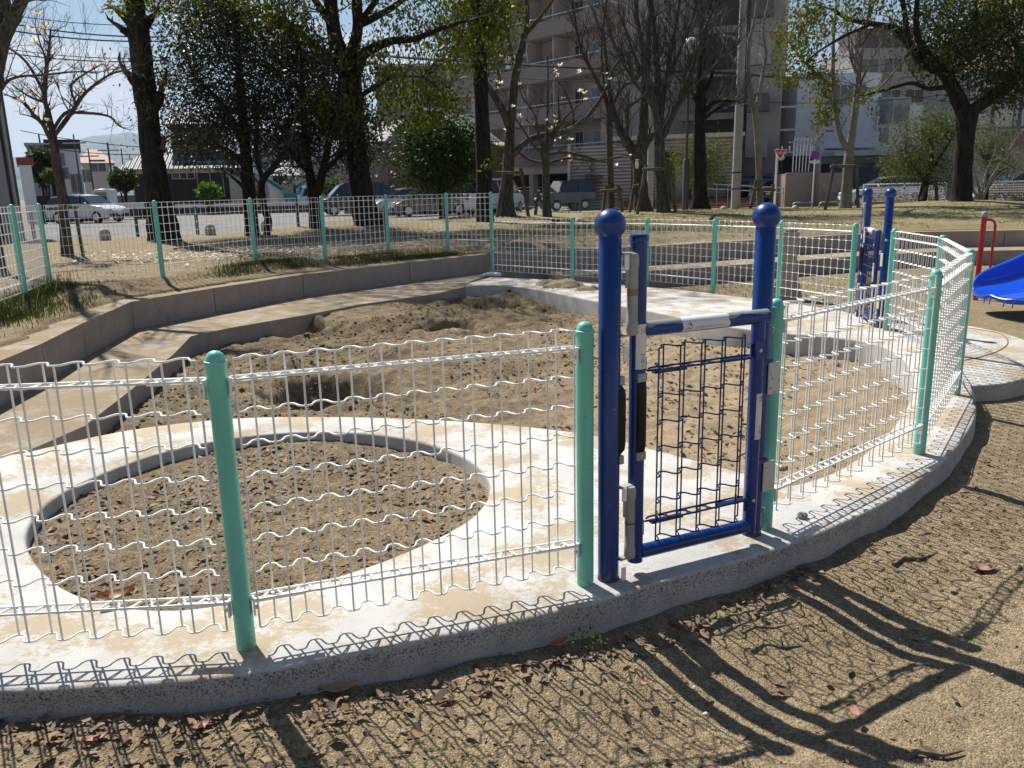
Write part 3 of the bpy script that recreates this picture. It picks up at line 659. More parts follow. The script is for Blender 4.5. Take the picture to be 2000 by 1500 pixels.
# ------------------------------------------------------------------ slide
def slide():
    root=empty('slide',(5.7,9.4,-.2),0,'bright blue plastic playground slide with scalloped exit lip','slide')
    st=[(5.62,.10,.0,.50,-.12),(5.68,.075,.10,.60,-.08),(5.8,.085,.19,.68,-.05),(6.0,.11,.24,.70,0),(6.3,.17,.27,.71,0),(6.6,.30,.29,.72,0),(7.0,.56,.31,.72,0),(7.5,.98,.33,.72,0),(8.1,1.5,.33,.72,0),(8.8,2.1,.33,.72,0)]
    ux,uy=math.cos(R(7)),math.sin(R(7)); yc=9.28
    def ringpts(x,z,h,w_,sh):
        s=x-5.62; cx,cy=5.62+ux*s,yc+uy*s; P=[]
        prof=[(-1.05,h-.03),(-1.02,h),(-.97,h),(-.93,h-.03),(-.88,h*.45),(-.8,h*.12),(-.66,.01),(-.4,-.012),(-.2,-.0),(-.06,.02),(.06,.02),(.2,-.0),(.4,-.012),(.66,.01),(.8,h*.12),(.88,h*.45),(.93,h-.03),(.97,h),(1.02,h),(1.05,h-.03)]
        for a,b in prof:
            bulge=-.16*(1-a*a)*(1 if x<5.65 else max(0,1-(x-5.62)/.5)); X=cx+bulge-uy*a*w_; P.append((X,cy+ux*a*w_,z+b))
        return P
    V=[];nr=20
    for s_ in st: V+=ringpts(*s_)
    # underside
    U=[(v[0],v[1],v[2]-.055) for v in V]; n=len(V); F=[]
    m=len(st)
    for i in range(m-1):
        for k in range(nr-1):
            a=i*nr+k; F.append((a,a+1,a+nr+1,a+nr)); F.append((n+a,n+a+nr,n+a+nr+1,n+a+1))
        F.append((i*nr,(i+1)*nr,n+(i+1)*nr,n+i*nr)); F.append((i*nr+nr-1,n+i*nr+nr-1,n+(i+1)*nr+nr-1,(i+1)*nr+nr-1))
    for k in range(nr-1): F.append((k,n+k,n+k+1,k+1))
    M=MB().add([(v[0]-5.7,v[1]-9.4,v[2]+.2) for v in V+U],F)
    b=M.build('chute',mat('blue_plastic',(.005,.07,.56),.22,coat=.5,col2=(.006,.085,.62),vs=2),root,ang=60)
    sb=b.modifiers.new('s','SUBSURF'); sb.levels=2; sb.render_levels=2
    for a in (-.7,-.5,-.1,.1,.5,.7):
        rb=MB(); s=0; x=5.62-.16*(1-a*a); y=yc+a*.52; rb.tube([(x-5.7-.012,y-9.4,.2+.00),(x-5.7-.006,y-9.4,.2+.05),(x-5.7+.05,y-9.4+.03,.2+.072)],.007,6); rb.build('lip_rib',MATS['blue_plastic'],b)
    for x in (7.2,8.4):
        for a in (-.5,.5): MB().tube([(x-5.7,yc+a-9.4+(x-5.62)*uy,-.1),(x-5.7,yc+a-9.4+(x-5.62)*uy,.2+(.62 if x<8 else 1.65))],.03,10).build('support_leg',mat('red_paint',(.42,.012,.02),.35,coat=.3),root)
    return root
slide()
A=D(1912,520,11.0); B=D(1922,432,11.0); 
rp=empty('handrail_post',(A[0],A[1],0),0,'red steel post with a bent grab handle behind the slide','handrail')
MB().lathe([(.034,-.5),(.034,.90)],(0,0,0),18).build('post',mat('red_paint',(.42,.012,.02),.35,coat=.3),rp)
tz=D(1922,427,11.0)[2]
bpy.data.objects[rp.children[0].name].scale=(1,1,1)
MB().lathe([(.037,.90),(.040,.915),(.038,.95),(.025,.965),(.001,.968)],(0,0,0),18).build('post_cap',M_HINGE,rp)
MB().tube([(.02,0,.86),(.09,0,.86),(.14,0,.835),(.16,0,.78),(.155,0,.5),(.15,0,-.4)],.017,12).build('grab_handle',MATS['red_paint'],rp)
# ------------------------------------------------------------------ vegetation
def leaf_cloud(centers,size,droop=.3,rng=RNG,aspect=.42):
    """rhombic leaf blades, one per centre"""
    n=len(centers); d=rng.normal(size=(n,3)); d[:,2]-=droop*1.6; d/=np.linalg.norm(d,axis=1)[:,None]
    a=rng.normal(size=(n,3)); s=np.cross(d,a); s/=np.linalg.norm(s,axis=1)[:,None]+1e-9; nn=np.cross(d,s)
    l=(size*rng.uniform(.6,1.3,n))[:,None]; w_=l*aspect
    V=np.stack([centers,centers+d*l*.45+s*w_*.5+nn*l*.06,centers+d*l,centers+d*l*.45-s*w_*.5+nn*l*.06],1).reshape(-1,3)
    return V,np.arange(4*n).reshape(n,4)
def limb_pts(L_,D0,dyr=0.,seg=4):
    """(px,py,width px[,dy]) path -> smooth 3-D polyline with radii"""
    P=[];acc=0.
    for i,q in enumerate(L_):
        dy=q[3] if len(q)>3 else acc
        acc=dy+ (dyr*random.uniform(.3,1) if len(q)<=3 else 0)
        dd=D0+dy; p=D(q[0],q[1],dd); P.append((p[0],p[1],p[2],q[2]*dd/FPX/2))
    S=spline(P,seg,False); return np.array([s[:3] for s in S]),[max(.003,s[3])*(1+random.uniform(-.06,.06)) for s in S]
def grow_twigs(mb,p,d,l,r,depth,up=.25,nchild=3,wig=.25):
    d=d/np.linalg.norm(d); pts=[p]; n=3 if depth>0 else 2
    for i in range(n):
        d=d+np.array([random.gauss(0,wig),random.gauss(0,wig),random.gauss(0,wig)+up*.35]); d/=np.linalg.norm(d); pts.append(pts[-1]+d*l/n)
    mb.tube(pts,[r*(1-.75*i/n) for i in range(n+1)],4 if r>.008 else 3,False)
    if depth>0:
        for k in range(nchild):
            i=random.randint(1,n); q=pts[i]; dv=np.array([random.gauss(0,1),random.gauss(0,1),random.gauss(0,.8)+up]); dv=dv/np.linalg.norm(dv)*.8+(pts[i]-pts[i-1])/(l/n)*.9
            grow_twigs(mb,q,dv,l*random.uniform(.45,.7),max(r*.5,.0028),depth-1,up,nchild,wig)
    return pts
TREES=[]
def tree(name,label,D0,limbs,bark=M_BARK,crown=None,leaf=None,lsize=.1,droop=.3,twig=None,base=True,group=None,sprigs=None,cat=None,flowers=0,dyr=.25,lasp=.42):
    P0_,_=limb_pts(limbs[0][:2],D0); rx,ry=P0_[0][0],P0_[0][1]; rz=zt(rx,ry)
    root=empty(name,(rx,ry,rz),0,label,cat or name.split('_')[-1],group); o=np.array([rx,ry,rz])
    mb=MB(); polys=[]
    for i,Lb in enumerate(limbs):
        P,rr=limb_pts(Lb,D0,0 if i==0 else dyr*random.choice((-1,1)))
        if i==0:
            b=P[0].copy(); b[2]=min(b[2]-.1,rz-.25); P=np.vstack([b,P]); rr=[rr[0]*1.25]+rr
            if base: rr[1]*=1.05
        mb.tube(P-o,rr,12 if i==0 else 8); polys.append((P,rr))
    mb.build('trunk',bark,root,ang=70)
    allp=np.vstack([p for p,_ in polys[0:]]); tw=MB(); ends=[]
    if twig:
        n,l,depth,up,nc=twig
        W=[(len(p),i) for i,(p,_) in enumerate(polys)]
        cand=[(i,j) for i,(p,rr) in enumerate(polys) for j in range((len(p)*2//3 if i==0 else len(p)//5),len(p)) ]
        for k in range(n):
            i,j=random.choice(cand); P,rr=polys[i]; t=P[j]-P[j-1]; t/=np.linalg.norm(t)+1e-9
            dv=t*.8+np.array([random.gauss(0,.8),random.gauss(0,.8),random.gauss(0,.5)+up])
            e=grow_twigs(tw,P[j]-o,dv,l*random.uniform(.6,1.25),min(rr[j]*.5,.022),depth,up,nc); ends+=e[1:]
        for P,rr in polys[1:]: e=grow_twigs(tw,P[-1]-o,P[-1]-P[-2],l*.8,rr[-1]*.8,depth,up,nc); ends+=e[1:]
    if crown:
        C=[]
        for (cx,cy,rxp,ryp,dy,dr,ncl,npc) in crown:
            c=D(cx,cy,D0+dy); a=rxp*(D0+dy)/FPX; b=ryp*(D0+dy)/FPX
            for k in range(ncl):
                v=RNG.normal(size=3); v/=np.linalg.norm(v); v*=RNG.uniform(.25,1)**.5
                q=c+v*np.array([a,dr,b])-o
                j=np.argmin(((allp-o-q)**2).sum(1)); s=allp[j]-o
                if k%2==0:
                    m_=(s+q)/2+np.array([0,0,.12*np.linalg.norm(q-s)]); tw.tube([s,m_,q],[.02,.012,.005],4,False)
                cr=min(a,b,dr)*.30+.10
                C.append(q+RNG.normal(size=(npc,3))*np.array([cr,cr,cr*.75]))
        C=np.vstack(C); V,F=leaf_cloud(C,lsize,droop,aspect=lasp); me=me_np('crown',V,F); me.materials.append(leaf); link(bpy.data.objects.new('crown',me),root)
    if tw.V: tw.build('branches',bark if bark is not M_BARK else M_TWIG,root,ang=80)
    if flowers and ends:
        for k in range(flowers):
            q=np.array(random.choice(ends))-0; m=MB(); r=random.uniform(.08,.13)
            for i in range(7):
                a=i*2*PI/7+random.random(); e_=random.uniform(-.2,1.0); dv=np.array([math.cos(a)*math.cos(e_),math.sin(a)*math.cos(e_),math.sin(e_)]); s=np.cross(dv,[0,0,1.]); s/=np.linalg.norm(s)
                m.add([q,q+dv*r*.6+s*r*.28,q+dv*r*1.2,q+dv*r*.6-s*r*.28],[(0,1,2,3)])
            m.build('blossom',M_PETAL,root,sm=False)
    return root
E0='camphor tree'
tree('street_tree','pruned dark trunk with stubs rising left of the dark evergreens',19,[
 [(322,472,62),(312,400,52),(303,340,44),(294,280,40),(289,220,40),(283,180,42),(277,120,38),(270,60,38),(264,10,32),(258,-60,22),(255,-160,12)],
 [(278,70,20,0),(262,55,16,.2),(240,30,13,.3),(230,20,12,.4)],[(276,90,16,0),(258,72,15,.1),(240,58,14,.1)],[(287,180,24,0),(268,165,20,.1),(256,150,18,.1)],
 [(295,215,22,0),(308,200,20,-.1),(314,180,16,-.1)],[(280,60,16,0),(292,40,14,.2),(298,32,10,.3)],[(306,295,22,0),(316,290,16,-.1)]],
 crown=[(262,5,30,22,0,.5,14,45),(318,150,22,24,0,.4,10,30),(300,-60,60,50,0,1.2,20,40),(288,215,8,8,-.3,.2,2,20),(330,-330,170,110,0,2.2,60,34),(300,-560,190,110,0,2.6,60,34),(480,-480,110,120,-1,2.0,40,34)],leaf=M_CAMPHOR,lsize=.10,twig=(10,.5,1,.3,2))
tree('evergreen_tree','dark dense evergreen tree with two stems, nearest the pruned trunk',20,[
 [(494,468,30),(490,420,27),(484,350,25),(480,300,22),(472,200,17),(465,100,12),(462,20,7)],
 [(518,474,15),(524,432,15),(514,400,14),(512,355,13),(536,325,11),(562,285,8)],[(484,330,14),(440,290,9),(390,280,6)],[(480,280,14),(430,200,9),(380,150,6)],[(514,350,10),(500,300,9),(505,220,7)],
 [(492,390,9),(470,360,7),(452,345,5)]],
 crown=[(450,150,118,90,0,1.6,200,50),(400,245,84,62,0,1.3,110,42),(500,235,66,80,0,1.2,110,45),(410,60,80,50,0,1.4,70,42),(450,330,26,12,0,.4,8,25)],leaf=M_DARKLEAF,lsize=.085,droop=.1,twig=(20,.8,2,.3,3))
tree('evergreen_tree','dark evergreen tree with a forked trunk beside the big camphor tree',21,[
 [(618,470,28),(617,420,27),(613,375,26),(606,345,18),(598,290,14),(590,200,10),(588,100,6)],
 [(620,375,18),(628,345,16),(640,290,12),(655,220,9),(665,140,6)],[(606,340,12),(570,300,8),(550,260,6)],[(628,340,12),(670,300,8),(705,275,5)]],
 crown=[(600,190,90,90,0,1.5,170,50),(640,285,80,50,0,1.2,100,45),(560,290,40,40,0,1,40,40),(560,110,70,50,0,1.3,60,42),(725,300,36,30,.5,.8,26,30),(560,345,16,8,0,.4,5,25)],leaf=M_DARKLEAF,lsize=.085,droop=.1,twig=(20,.8,2,.3,3))
tree('camphor_tree','big camphor tree with drooping yellow green leaves on the mound in the centre',21.5,[
 [(722,436,66),(712,412,50),(706,370,43),(699,320,41),(693,260,38),(690,205,38),(684,160,38),(668,120,34),(652,60,26),(645,-20,22),(640,-150,14),(650,-300,8)],
 [(690,165,26),(705,112,22),(728,95,18),(765,80,15),(800,78,12),(832,68,10),(872,52,7),(912,40,5)],
 [(684,120,26),(698,60,20),(697,0,18),(700,-120,12),(720,-260,7)],[(698,50,14),(730,35,13),(770,12,10),(800,-15,8),(850,-80,5)],
 [(672,125,24),(642,110,17),(612,86,14),(576,56,12),(536,36,9),(480,30,6),(430,20,4)],[(700,190,10),(740,165,8),(775,150,6),(830,150,4)],[(655,60,16),(600,-20,11),(540,-80,8),(480,-160,5)],
 [(700,45,12),(735,0,10),(790,-90,7)]],
 crown=[(500,30,120,42,-.6,1.2,70,46),(395,10,80,30,-.4,1.0,34,40),(400,90,60,40,-.8,.6,16,30),(590,120,70,60,-.6,1.0,60,40),(650,215,50,40,-.8,.8,44,40),(612,205,26,22,-1.2,.4,10,36),(735,130,60,60,0,1.2,20,32),(716,228,44,22,-.6,.6,16,34),(800,170,90,34,0,1.2,38,32),(805,232,66,16,0,.8,18,32),(860,205,40,24,0,.8,14,32),(800,40,110,40,0,1.4,32,30),(880,85,50,60,.3,1.,30,34),(760,110,60,50,0,1.,16,26),
  (560,-120,260,90,0,2.8,110,42),(760,-150,220,90,0,2.6,60,34),(640,-330,300,110,-.5,3.0,110,40),(470,-260,200,90,-1,2,60,40),(700,-130,240,60,2.5,2.0,80,40),(620,-560,280,110,-1.5,3,90,40)],leaf=M_CAMPHOR,lsize=.125,droop=.7,twig=(30,.8,1,.1,3))
tree('street_tree','straight dark trunk with hanging leaves left of the stout staked trunk',25,[
 [(948,440,36),(946,400,32),(945,330,29),(942,250,27),(939,160,26),(933,70,25),(928,-40,20),(925,-200,12)],[(940,140,12),(920,100,9),(895,60,6)],[(935,60,12),(960,20,9),(985,-30,6)]],
 crown=[(905,50,45,80,0,.9,60,38),(960,35,50,42,-.2,.9,50,38),(940,100,40,34,0,.8,20,34),(958,318,12,10,-.5,.2,4,16),(900,-110,150,80,0,2.2,90,36),(980,-200,180,90,1,2.6,80,36)],leaf=M_CAMPHOR,lsize=.13,droop=.7,twig=(10,.6,1,.1,2))
tree('magnolia_tree','stout staked tree with a long bough arching right across the flats',27,[
 [(990,417,34),(990,385,26),(992,350,22),(994,300,21),(996,255,18),(1002,190,16),(1010,130,15),(1024,70,12),(1030,20,9),(1022,-50,6),(1010,-130,4)],
 [(994,245,15),(980,212,14),(960,180,12),(942,150,10),(928,115,8),(930,60,6),(945,0,4)],
 [(1000,305,13,0),(1030,275,12,-.2),(1062,264,11,-.3),(1100,258,10,-.2),(1120,248,9,0),(1150,225,8,.2),(1180,180,6,.3),(1200,130,5,.4),(1240,92,3,.5)],
 [(1024,70,8),(1050,40,7),(1080,0,5),(1110,-60,4)],[(1120,248,5,0),(1118,215,4,0),(1100,170,3,.3)],[(965,188,8),(975,160,8),(972,140,6),(985,110,4)],[(1008,150,8),(1000,110,6),(990,60,4)]],
 bark=M_BARKG,twig=(46,.8,2,.35,3),flowers=26,cat='tree')
tree('magnolia_tree','slim young magnolia with white blossoms in front of the flats',26.5,[
 [(1069,426,19),(1067,385,15),(1066,330,14),(1064,302,15),(1068,265,6),(1070,190,4),(1070,110,2.5)],
 [(1062,302,6),(1040,282,5),(1020,250,4),(1000,222,3)],[(1063,296,7),(1050,255,5),(1045,225,4),(1020,190,3)],[(1060,318,6),(1035,312,5),(1010,296,4),(995,285,2.5)],
 [(1072,318,6),(1110,309,5),(1160,314,4),(1212,306,3)],[(1070,302,7),(1100,297,5),(1140,305,4),(1185,318,3)],[(1068,298,6),(1082,270,5),(1100,235,4),(1130,205,3)],[(1068,280,5),(1090,240,4),(1090,190,3)]],
 bark=M_BARKG,twig=(40,.7,1,.3,3),flowers=34,cat='tree')
tree('bare_tree','thin bare staked tree between the slim magnolia and the lopped trunk',30,[
 [(1194,417,13),(1193,370,12),(1191,300,12),(1190,240,13),(1186,200,10),(1162,150,7),(1135,95,5),(1122,30,4),(1110,-60,3)],[(1192,215,9),(1214,172,6),(1248,150,5),(1280,90,3)],[(1190,230,6),(1180,170,5),(1175,90,4),(1185,0,3)]],
 bark=M_BARKG,twig=(60,.9,2,.5,3),cat='tree')
tree('bare_tree','thick lopped bare trunk with pale cut limbs, left of the fan shaped tree',28,[
 [(1258,420,40),(1252,385,30),(1250,340,28),(1252,300,24),(1256,250,20),(1259,190,16),(1264,120,11),(1270,40,8),(1276,-60,5)],
 [(1250,330,26),(1240,300,24),(1224,276,18),(1206,242,13),(1194,200,10),(1186,140,7),(1180,70,5)],[(1222,270,8),(1226,240,7),(1224,215,6),(1246,196,5)],[(1256,300,10),(1270,270,9),(1283,258,7)],[(1262,160,9),(1240,110,6),(1215,40,4)]],
 bark=M_BARKG,twig=(70,.9,2,.5,3),cat='tree')
tree('zelkova_tree','fan shaped bare tree with lichen patched trunk behind the near gate',26.5,[
 [(1294,428,28),(1291,385,21),(1289,320,20),(1287,262,19),(1282,225,14),(1266,155,11),(1252,80,8),(1240,0,6),(1225,-120,4)],
 [(1286,260,12),(1284,160,12),(1277,60,9),(1270,-40,7),(1268,-160,4)],[(1290,245,11),(1300,155,9),(1318,60,7),(1332,-30,5)],[(1296,265,13),(1322,205,10),(1347,145,8),(1374,65,6),(1402,-10,4)],
 [(1295,268,10),(1332,195,7),(1372,150,6),(1424,100,4)],[(1280,215,8),(1240,160,6),(1205,100,4),(1180,20,3)],[(1300,160,6),(1340,70,5),(1372,-30,4)]],
 bark=M_BARKG,twig=(230,1.2,2,.7,3),cat='tree',dyr=.5)
tree('street_tree','dark split trunk with torn bark between the lamp post and concrete pole',30,[
 [(1368,413,42),(1367,380,30),(1366,320,25),(1366,250,22),(1367,190,20),(1369,140,16),(1373,105,12),(1380,60,6),(1392,-20,4)],[(1374,222,10),(1392,202,9),(1412,196,7),(1430,200,4)],[(1374,232,9),(1400,212,7),(1420,205,5)],[(1362,200,8),(1352,180,6),(1345,168,5)],[(1375,180,9),(1388,155,7),(1395,120,5)]],
 twig=(80,1.0,2,.6,3))
tree('bare_tree','slender pale forked tree on stakes right of the concrete pole',33,[
 [(1485,404,15),(1483,360,13),(1481,300,12),(1478,245,13),(1472,205,11),(1463,155,8),(1463,90,7),(1476,25,5),(1482,-50,4)],[(1480,205,10),(1488,155,7),(1496,105,6),(1490,55,5),(1502,0,4),(1510,-80,3)],[(1466,150,7),(1436,122,5),(1410,75,4),(1392,40,3)],[(1480,215,5),(1455,200,4),(1430,205,3)]],
 bark=M_BARKP,twig=(46,.9,2,.35,3),cat='tree')
tree('bare_tree','pale smooth barked tree forking low, staked, left of the far gate',26,[
 [(1650,411,26),(1653,380,20),(1656,330,18),(1660,290,16),(1666,250,13),(1673,190,12),(1679,130,8),(1691,60,5),(1702,-10,4),(1712,-90,3)],
 [(1655,290,11),(1640,262,10),(1631,205,9),(1627,150,8),(1628,80,5),(1633,10,4)],[(1674,203,6),(1702,186,5),(1730,160,4),(1765,118,3),(1795,68,2)],[(1628,170,6),(1600,150,5),(1570,120,4),(1540,80,3)],[(1677,150,5),(1662,115,4),(1655,60,3)],[(1675,180,5),(1700,120,4),(1740,60,3)]],
 bark=M_BARKP,twig=(90,.8,2,.45,3),cat='tree')
tree('camphor_tree','huge dark trunked camphor tree on the mound by the red post',25,[
 [(1876,402,46),(1879,370,36),(1881,320,32),(1886,260,33),(1889,225,38),(1891,208,34)],
 [(1893,222,28),(1926,196,24),(1960,172,21),(1988,148,18),(2012,118,16),(2060,50,12),(2100,-60,8)],
 [(1886,225,30),(1866,182,27),(1850,150,24),(1835,138,20),(1802,120,18),(1772,82,15),(1752,56,13),(1700,46,10),(1660,38,8),(1625,18,6)],
 [(1772,75,12),(1766,20,10),(1755,-40,8),(1740,-140,5)],[(1846,170,10),(1812,173,8),(1782,162,7),(1740,172,6),(1690,186,4)],[(1835,135,14),(1795,80,12),(1790,20,9),(1800,-80,6)],
 [(2000,130,12),(1975,60,10),(1950,-10,8),(1930,-100,5)],[(1850,150,10),(1900,90,9),(1905,10,7),(1900,-90,5)],[(1700,48,6),(1650,70,5),(1600,100,4),(1565,130,3)]],
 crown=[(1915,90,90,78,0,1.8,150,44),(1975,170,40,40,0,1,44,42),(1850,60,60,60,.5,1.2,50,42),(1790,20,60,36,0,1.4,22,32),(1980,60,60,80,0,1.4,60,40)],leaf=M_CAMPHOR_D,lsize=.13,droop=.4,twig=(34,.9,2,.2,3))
_t=[o for o in bpy.data.objects if o.get('label','').startswith('huge dark')][0]
# outer sprays of the same crown, sunlit look painted in with paler leaf colours
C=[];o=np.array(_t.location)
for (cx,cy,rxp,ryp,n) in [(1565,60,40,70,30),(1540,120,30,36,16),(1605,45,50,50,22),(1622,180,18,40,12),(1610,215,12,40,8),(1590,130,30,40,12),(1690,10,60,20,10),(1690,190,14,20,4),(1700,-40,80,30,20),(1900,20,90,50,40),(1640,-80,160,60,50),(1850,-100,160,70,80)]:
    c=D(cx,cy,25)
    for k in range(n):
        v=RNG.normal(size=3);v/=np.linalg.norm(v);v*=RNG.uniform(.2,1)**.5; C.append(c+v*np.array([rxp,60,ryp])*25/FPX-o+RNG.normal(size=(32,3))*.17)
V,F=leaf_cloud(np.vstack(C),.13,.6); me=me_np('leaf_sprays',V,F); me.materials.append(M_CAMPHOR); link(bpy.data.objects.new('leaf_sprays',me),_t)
tree('camellia_shrub','round glossy camellia with a short forked trunk by the parked sedans',30,[[(864,402,12),(864,385,10),(862,360,8),(858,320,5)],[(864,385,7),(880,355,5),(895,330,3)],[(863,380,7),(845,350,5),(830,330,3)]],
 crown=[(858,308,70,56,0,1.1,230,64),(838,260,40,24,0,.7,46,55),(888,278,38,40,0,.7,50,55)],leaf=M_CAMELLIA,lsize=.13,droop=.1,cat='shrub',lasp=.5)
tree('evergreen_shrub','leafy grey green shrub tree on stakes left of the huge trunk',30,[[(1800,397,17),(1806,365,14),(1815,330,10),(1822,290,6)],[(1808,360,8),(1790,330,6),(1770,310,4)],[(1812,340,8),(1840,300,5),(1860,270,3)]],
 crown=[(1800,275,52,50,0,1.1,110,45),(1775,325,46,28,0,.9,70,42),(1845,250,40,36,0,.9,60,42),(1835,340,36,30,0,.8,40,36)],leaf=M_OLIVELEAF,lsize=.09,droop=.1,cat='shrub')
tree('evergreen_shrub','yellowish shrub behind and right of the huge camphor trunk',31,[[(1925,395,8),(1928,360,7),(1930,320,5)],[(1926,370,5),(1950,340,4),(1965,310,2)]],
 crown=[(1930,285,42,46,0,1.,90,42),(1960,330,28,30,0,.8,36,36)],leaf=M_OLIVELEAF,lsize=.08,droop=.1,cat='shrub')
tree('bare_shrub','tangle of pale bare stems at the foot of the huge trunk, right side',27,[[(1916,402,6),(1915,380,5),(1905,340,3),(1900,300,2)],[(1917,395,5),(1935,350,4),(1960,310,3),(1985,270,2)],[(1914,395,5),(1895,360,4),(1880,330,2)],[(1917,390,4),(1925,340,3),(1945,290,2),(1940,250,2)]],bark=M_BARKP,twig=(46,.6,2,.2,3),cat='shrub')
tree('evergreen_shrub','fine leaved bush against the striped tile entrance wall',38,[[(1366,400,10),(1366,370,8),(1368,330,5)]],
 crown=[(1350,315,34,40,0,1.,80,40),(1390,315,34,42,0,1.,80,40),(1370,345,34,26,0,.8,40,36)],leaf=M_OLIVELEAF,lsize=.10,droop=.1,cat='shrub')
tree('magnolia_tree','small spreading magnolia with a few cream blossoms at the far left',15,[
 [(132,497,22),(126,440,19),(121,380,17),(114,340,17),(108,300,15),(104,268,13),(96,225,9),(88,195,8),(90,140,7),(95,100,5),(99,60,3)],
 [(104,282,10),(92,260,8),(84,243,8),(64,222,6),(45,198,5),(25,190,4)],[(84,245,7),(91,222,6),(84,180,6),(52,122,5),(15,92,3)],[(107,264,8),(138,222,8),(168,180,6),(212,147,4),(242,138,3)],
 [(103,255,6),(126,222,6),(152,220,5),(210,226,4),(230,244,3),(246,252,2)],[(88,200,5),(60,190,4),(30,170,3)],[(150,205,5),(140,165,4),(190,130,3)],[(93,120,4),(80,90,3),(70,55,2)]],
 bark=M_BARKG,twig=(90,.38,2,.45,3),flowers=22,cat='tree',dyr=.2)
tree('street_tree','leaning thick bough entering at the top left corner',12,[[(-25,420,30),(-22,300,28),(-14,180,27),(2,90,26),(20,45,24),(42,0,20),(60,-60,14)],[(0,90,16),(2,40,14),(-2,-10,12)],[(-10,200,8),(20,155,5),(90,146,4),(150,140,3),(190,143,2)],[(42,0,18,0),(90,-160,16,.2),(150,-330,12,.5),(230,-480,8,.9)],[(20,45,16,0),(-30,-160,14,-.3),(-60,-380,10,-.8)],[(90,-160,9,.2),(200,-220,7,0),(330,-260,5,.4)],[(150,-330,8,.5),(120,-520,6,.9),(160,-640,4,1.2)]],bark=M_BARKG,twig=(70,.9,2,.4,3))
# clipped bushes and garden plants far left
def bush(label,px,py,Dd,rx,ry,n,leaf,ls,cat='shrub',name='garden_shrub',stem=True):
    c=D(px,py,Dd); z0=zt(c[0],c[1]) if Dd<36 else .1; root=empty(name,(c[0],c[1],z0),0,label,cat); a=rx*Dd/FPX;b=ry*Dd/FPX
    v=RNG.normal(size=(n,3)); v/=np.linalg.norm(v,axis=1)[:,None]; v*=RNG.uniform(.35,1,n)[:,None]**.5
    P=v*np.array([a,a*.9,b])*(1+.18*np.sin(v[:,[0]]*7+v[:,[2]]*5))+np.array([0,0,c[2]-z0])
    V,F=leaf_cloud(P,ls,0.,aspect=.5); me=me_np('foliage',V,F); me.materials.append(leaf); link(bpy.data.objects.new('foliage',me),root)
    mb=MB()
    for k in range(4): mb.tube([(random.uniform(-.1,.1),random.uniform(-.1,.1),-.2),(random.uniform(-.3,.3)*a,random.uniform(-.3,.3)*a,(c[2]-z0)*.8),(random.uniform(-.6,.6)*a,random.uniform(-.5,.5)*a,c[2]-z0+b*.5)],[.06,.04,.02],6)
    mb.build('stem',M_BARK,root); return root
bush('bright green rounded bush in front of the black house',408,378,60,19,19,1500,M_GREENBUSH,.28)
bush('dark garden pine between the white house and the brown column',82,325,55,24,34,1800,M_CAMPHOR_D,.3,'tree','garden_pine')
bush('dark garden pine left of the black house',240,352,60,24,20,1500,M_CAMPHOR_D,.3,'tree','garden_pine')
bush('green shrub by the beige houses behind the blue truck',640,362,72,26,12,900,M_OLIVELEAF,.3)
bush('small olive bush under the striped wall by the lamp post',100,345,50,14,14,500,M_OLIVELEAF,.25)
# tree stakes
def stake(label,Dd,posts,bar,extra=None):
    q=D(posts[0][0],posts[0][1],Dd); z0=zt(q[0],q[1]); root=empty('tree_stake',(q[0],q[1],z0),0,label,'tree stake','timber stakes holding the park trees'); o=Vector((q[0],q[1],z0))
    for i,(a,b,c,d) in enumerate(posts):
        dd=Dd-.35+ (.5 if i==2 else 0); p0=Vector(D(a,b,dd)); p1=Vector(D(c,d,Dd-.3)); MB().tube([p0-o+(p0-p1)*.15,p1-o],.055*Dd/27,8).build('post',M_WOOD,root)
    if bar: MB().tube([Vector(D(bar[0],bar[1],Dd-.42))-o,Vector(D(bar[2],bar[3],Dd-.42))-o],.05*Dd/27,8).build('crossbar',M_WOOD,root)
    return root
stake('two post timber stake round the stout arching tree',27,[(972,418,986,327),(1031,416,1017,328),(1045,424,1052,372)],(970,337,1023,338))
stake('timber stake straddling the thin bare tree',30,[(1176,420,1184,362),(1216,419,1208,362)],(1172,373,1216,371))
stake('timber stake with a white bag on its bar by the fan shaped tree',26.5,[(1243,425,1262,322),(1322,427,1303,318),(1308,420,1300,330)],(1255,331,1314,329))
stake('short leaning timber stake left of the lopped trunk',28,[(1229,421,1240,352)],(1236,363,1248,362))
stake('timber stake at the slender tree right of the concrete pole',33,[(1466,406,1477,352),(1506,402,1510,360)],(1464,369,1514,371))
stake('tall timber stake round the pale smooth barked tree',26,[(1612,408,1630,318),(1676,402,1673,312)],(1622,325,1686,323))
stake('timber stake propping the grey green shrub tree',30,[(1797,398,1808,365),(1830,392,1828,352)],None)
stake('timber stake leaning on the small magnolia at the far left',15,[(162,496,146,405)],(92,408,152,404))
q=D(1244,322,26.1); m=MB(); m.sphere((0,0,.0),.085,10,8,(.7,.5,1.4)); m.tube([(-.02,0,.08),(-.04,0,.16),(.06,0,.14)],.015,5); tag(m.build('plastic_bag',M_WHITEP,None,loc=q),'white plastic bag hooked over a timber stake','bag')
q=G(955,540,.0); m=MB()
for k in range(7): m.sphere((random.uniform(-.1,.12),random.uniform(-.06,.06),random.uniform(.02,.05)),random.uniform(.03,.07),7,5,(1.2,.8,.6))
tag(m.build('litter_bag',mat('crumpled_film',(.6,.62,.68),.35,bump=.6,bs=30),None,loc=(q[0]+.02,q[1],0)),'crumpled white plastic sheet at the tall mint corner post','litter')
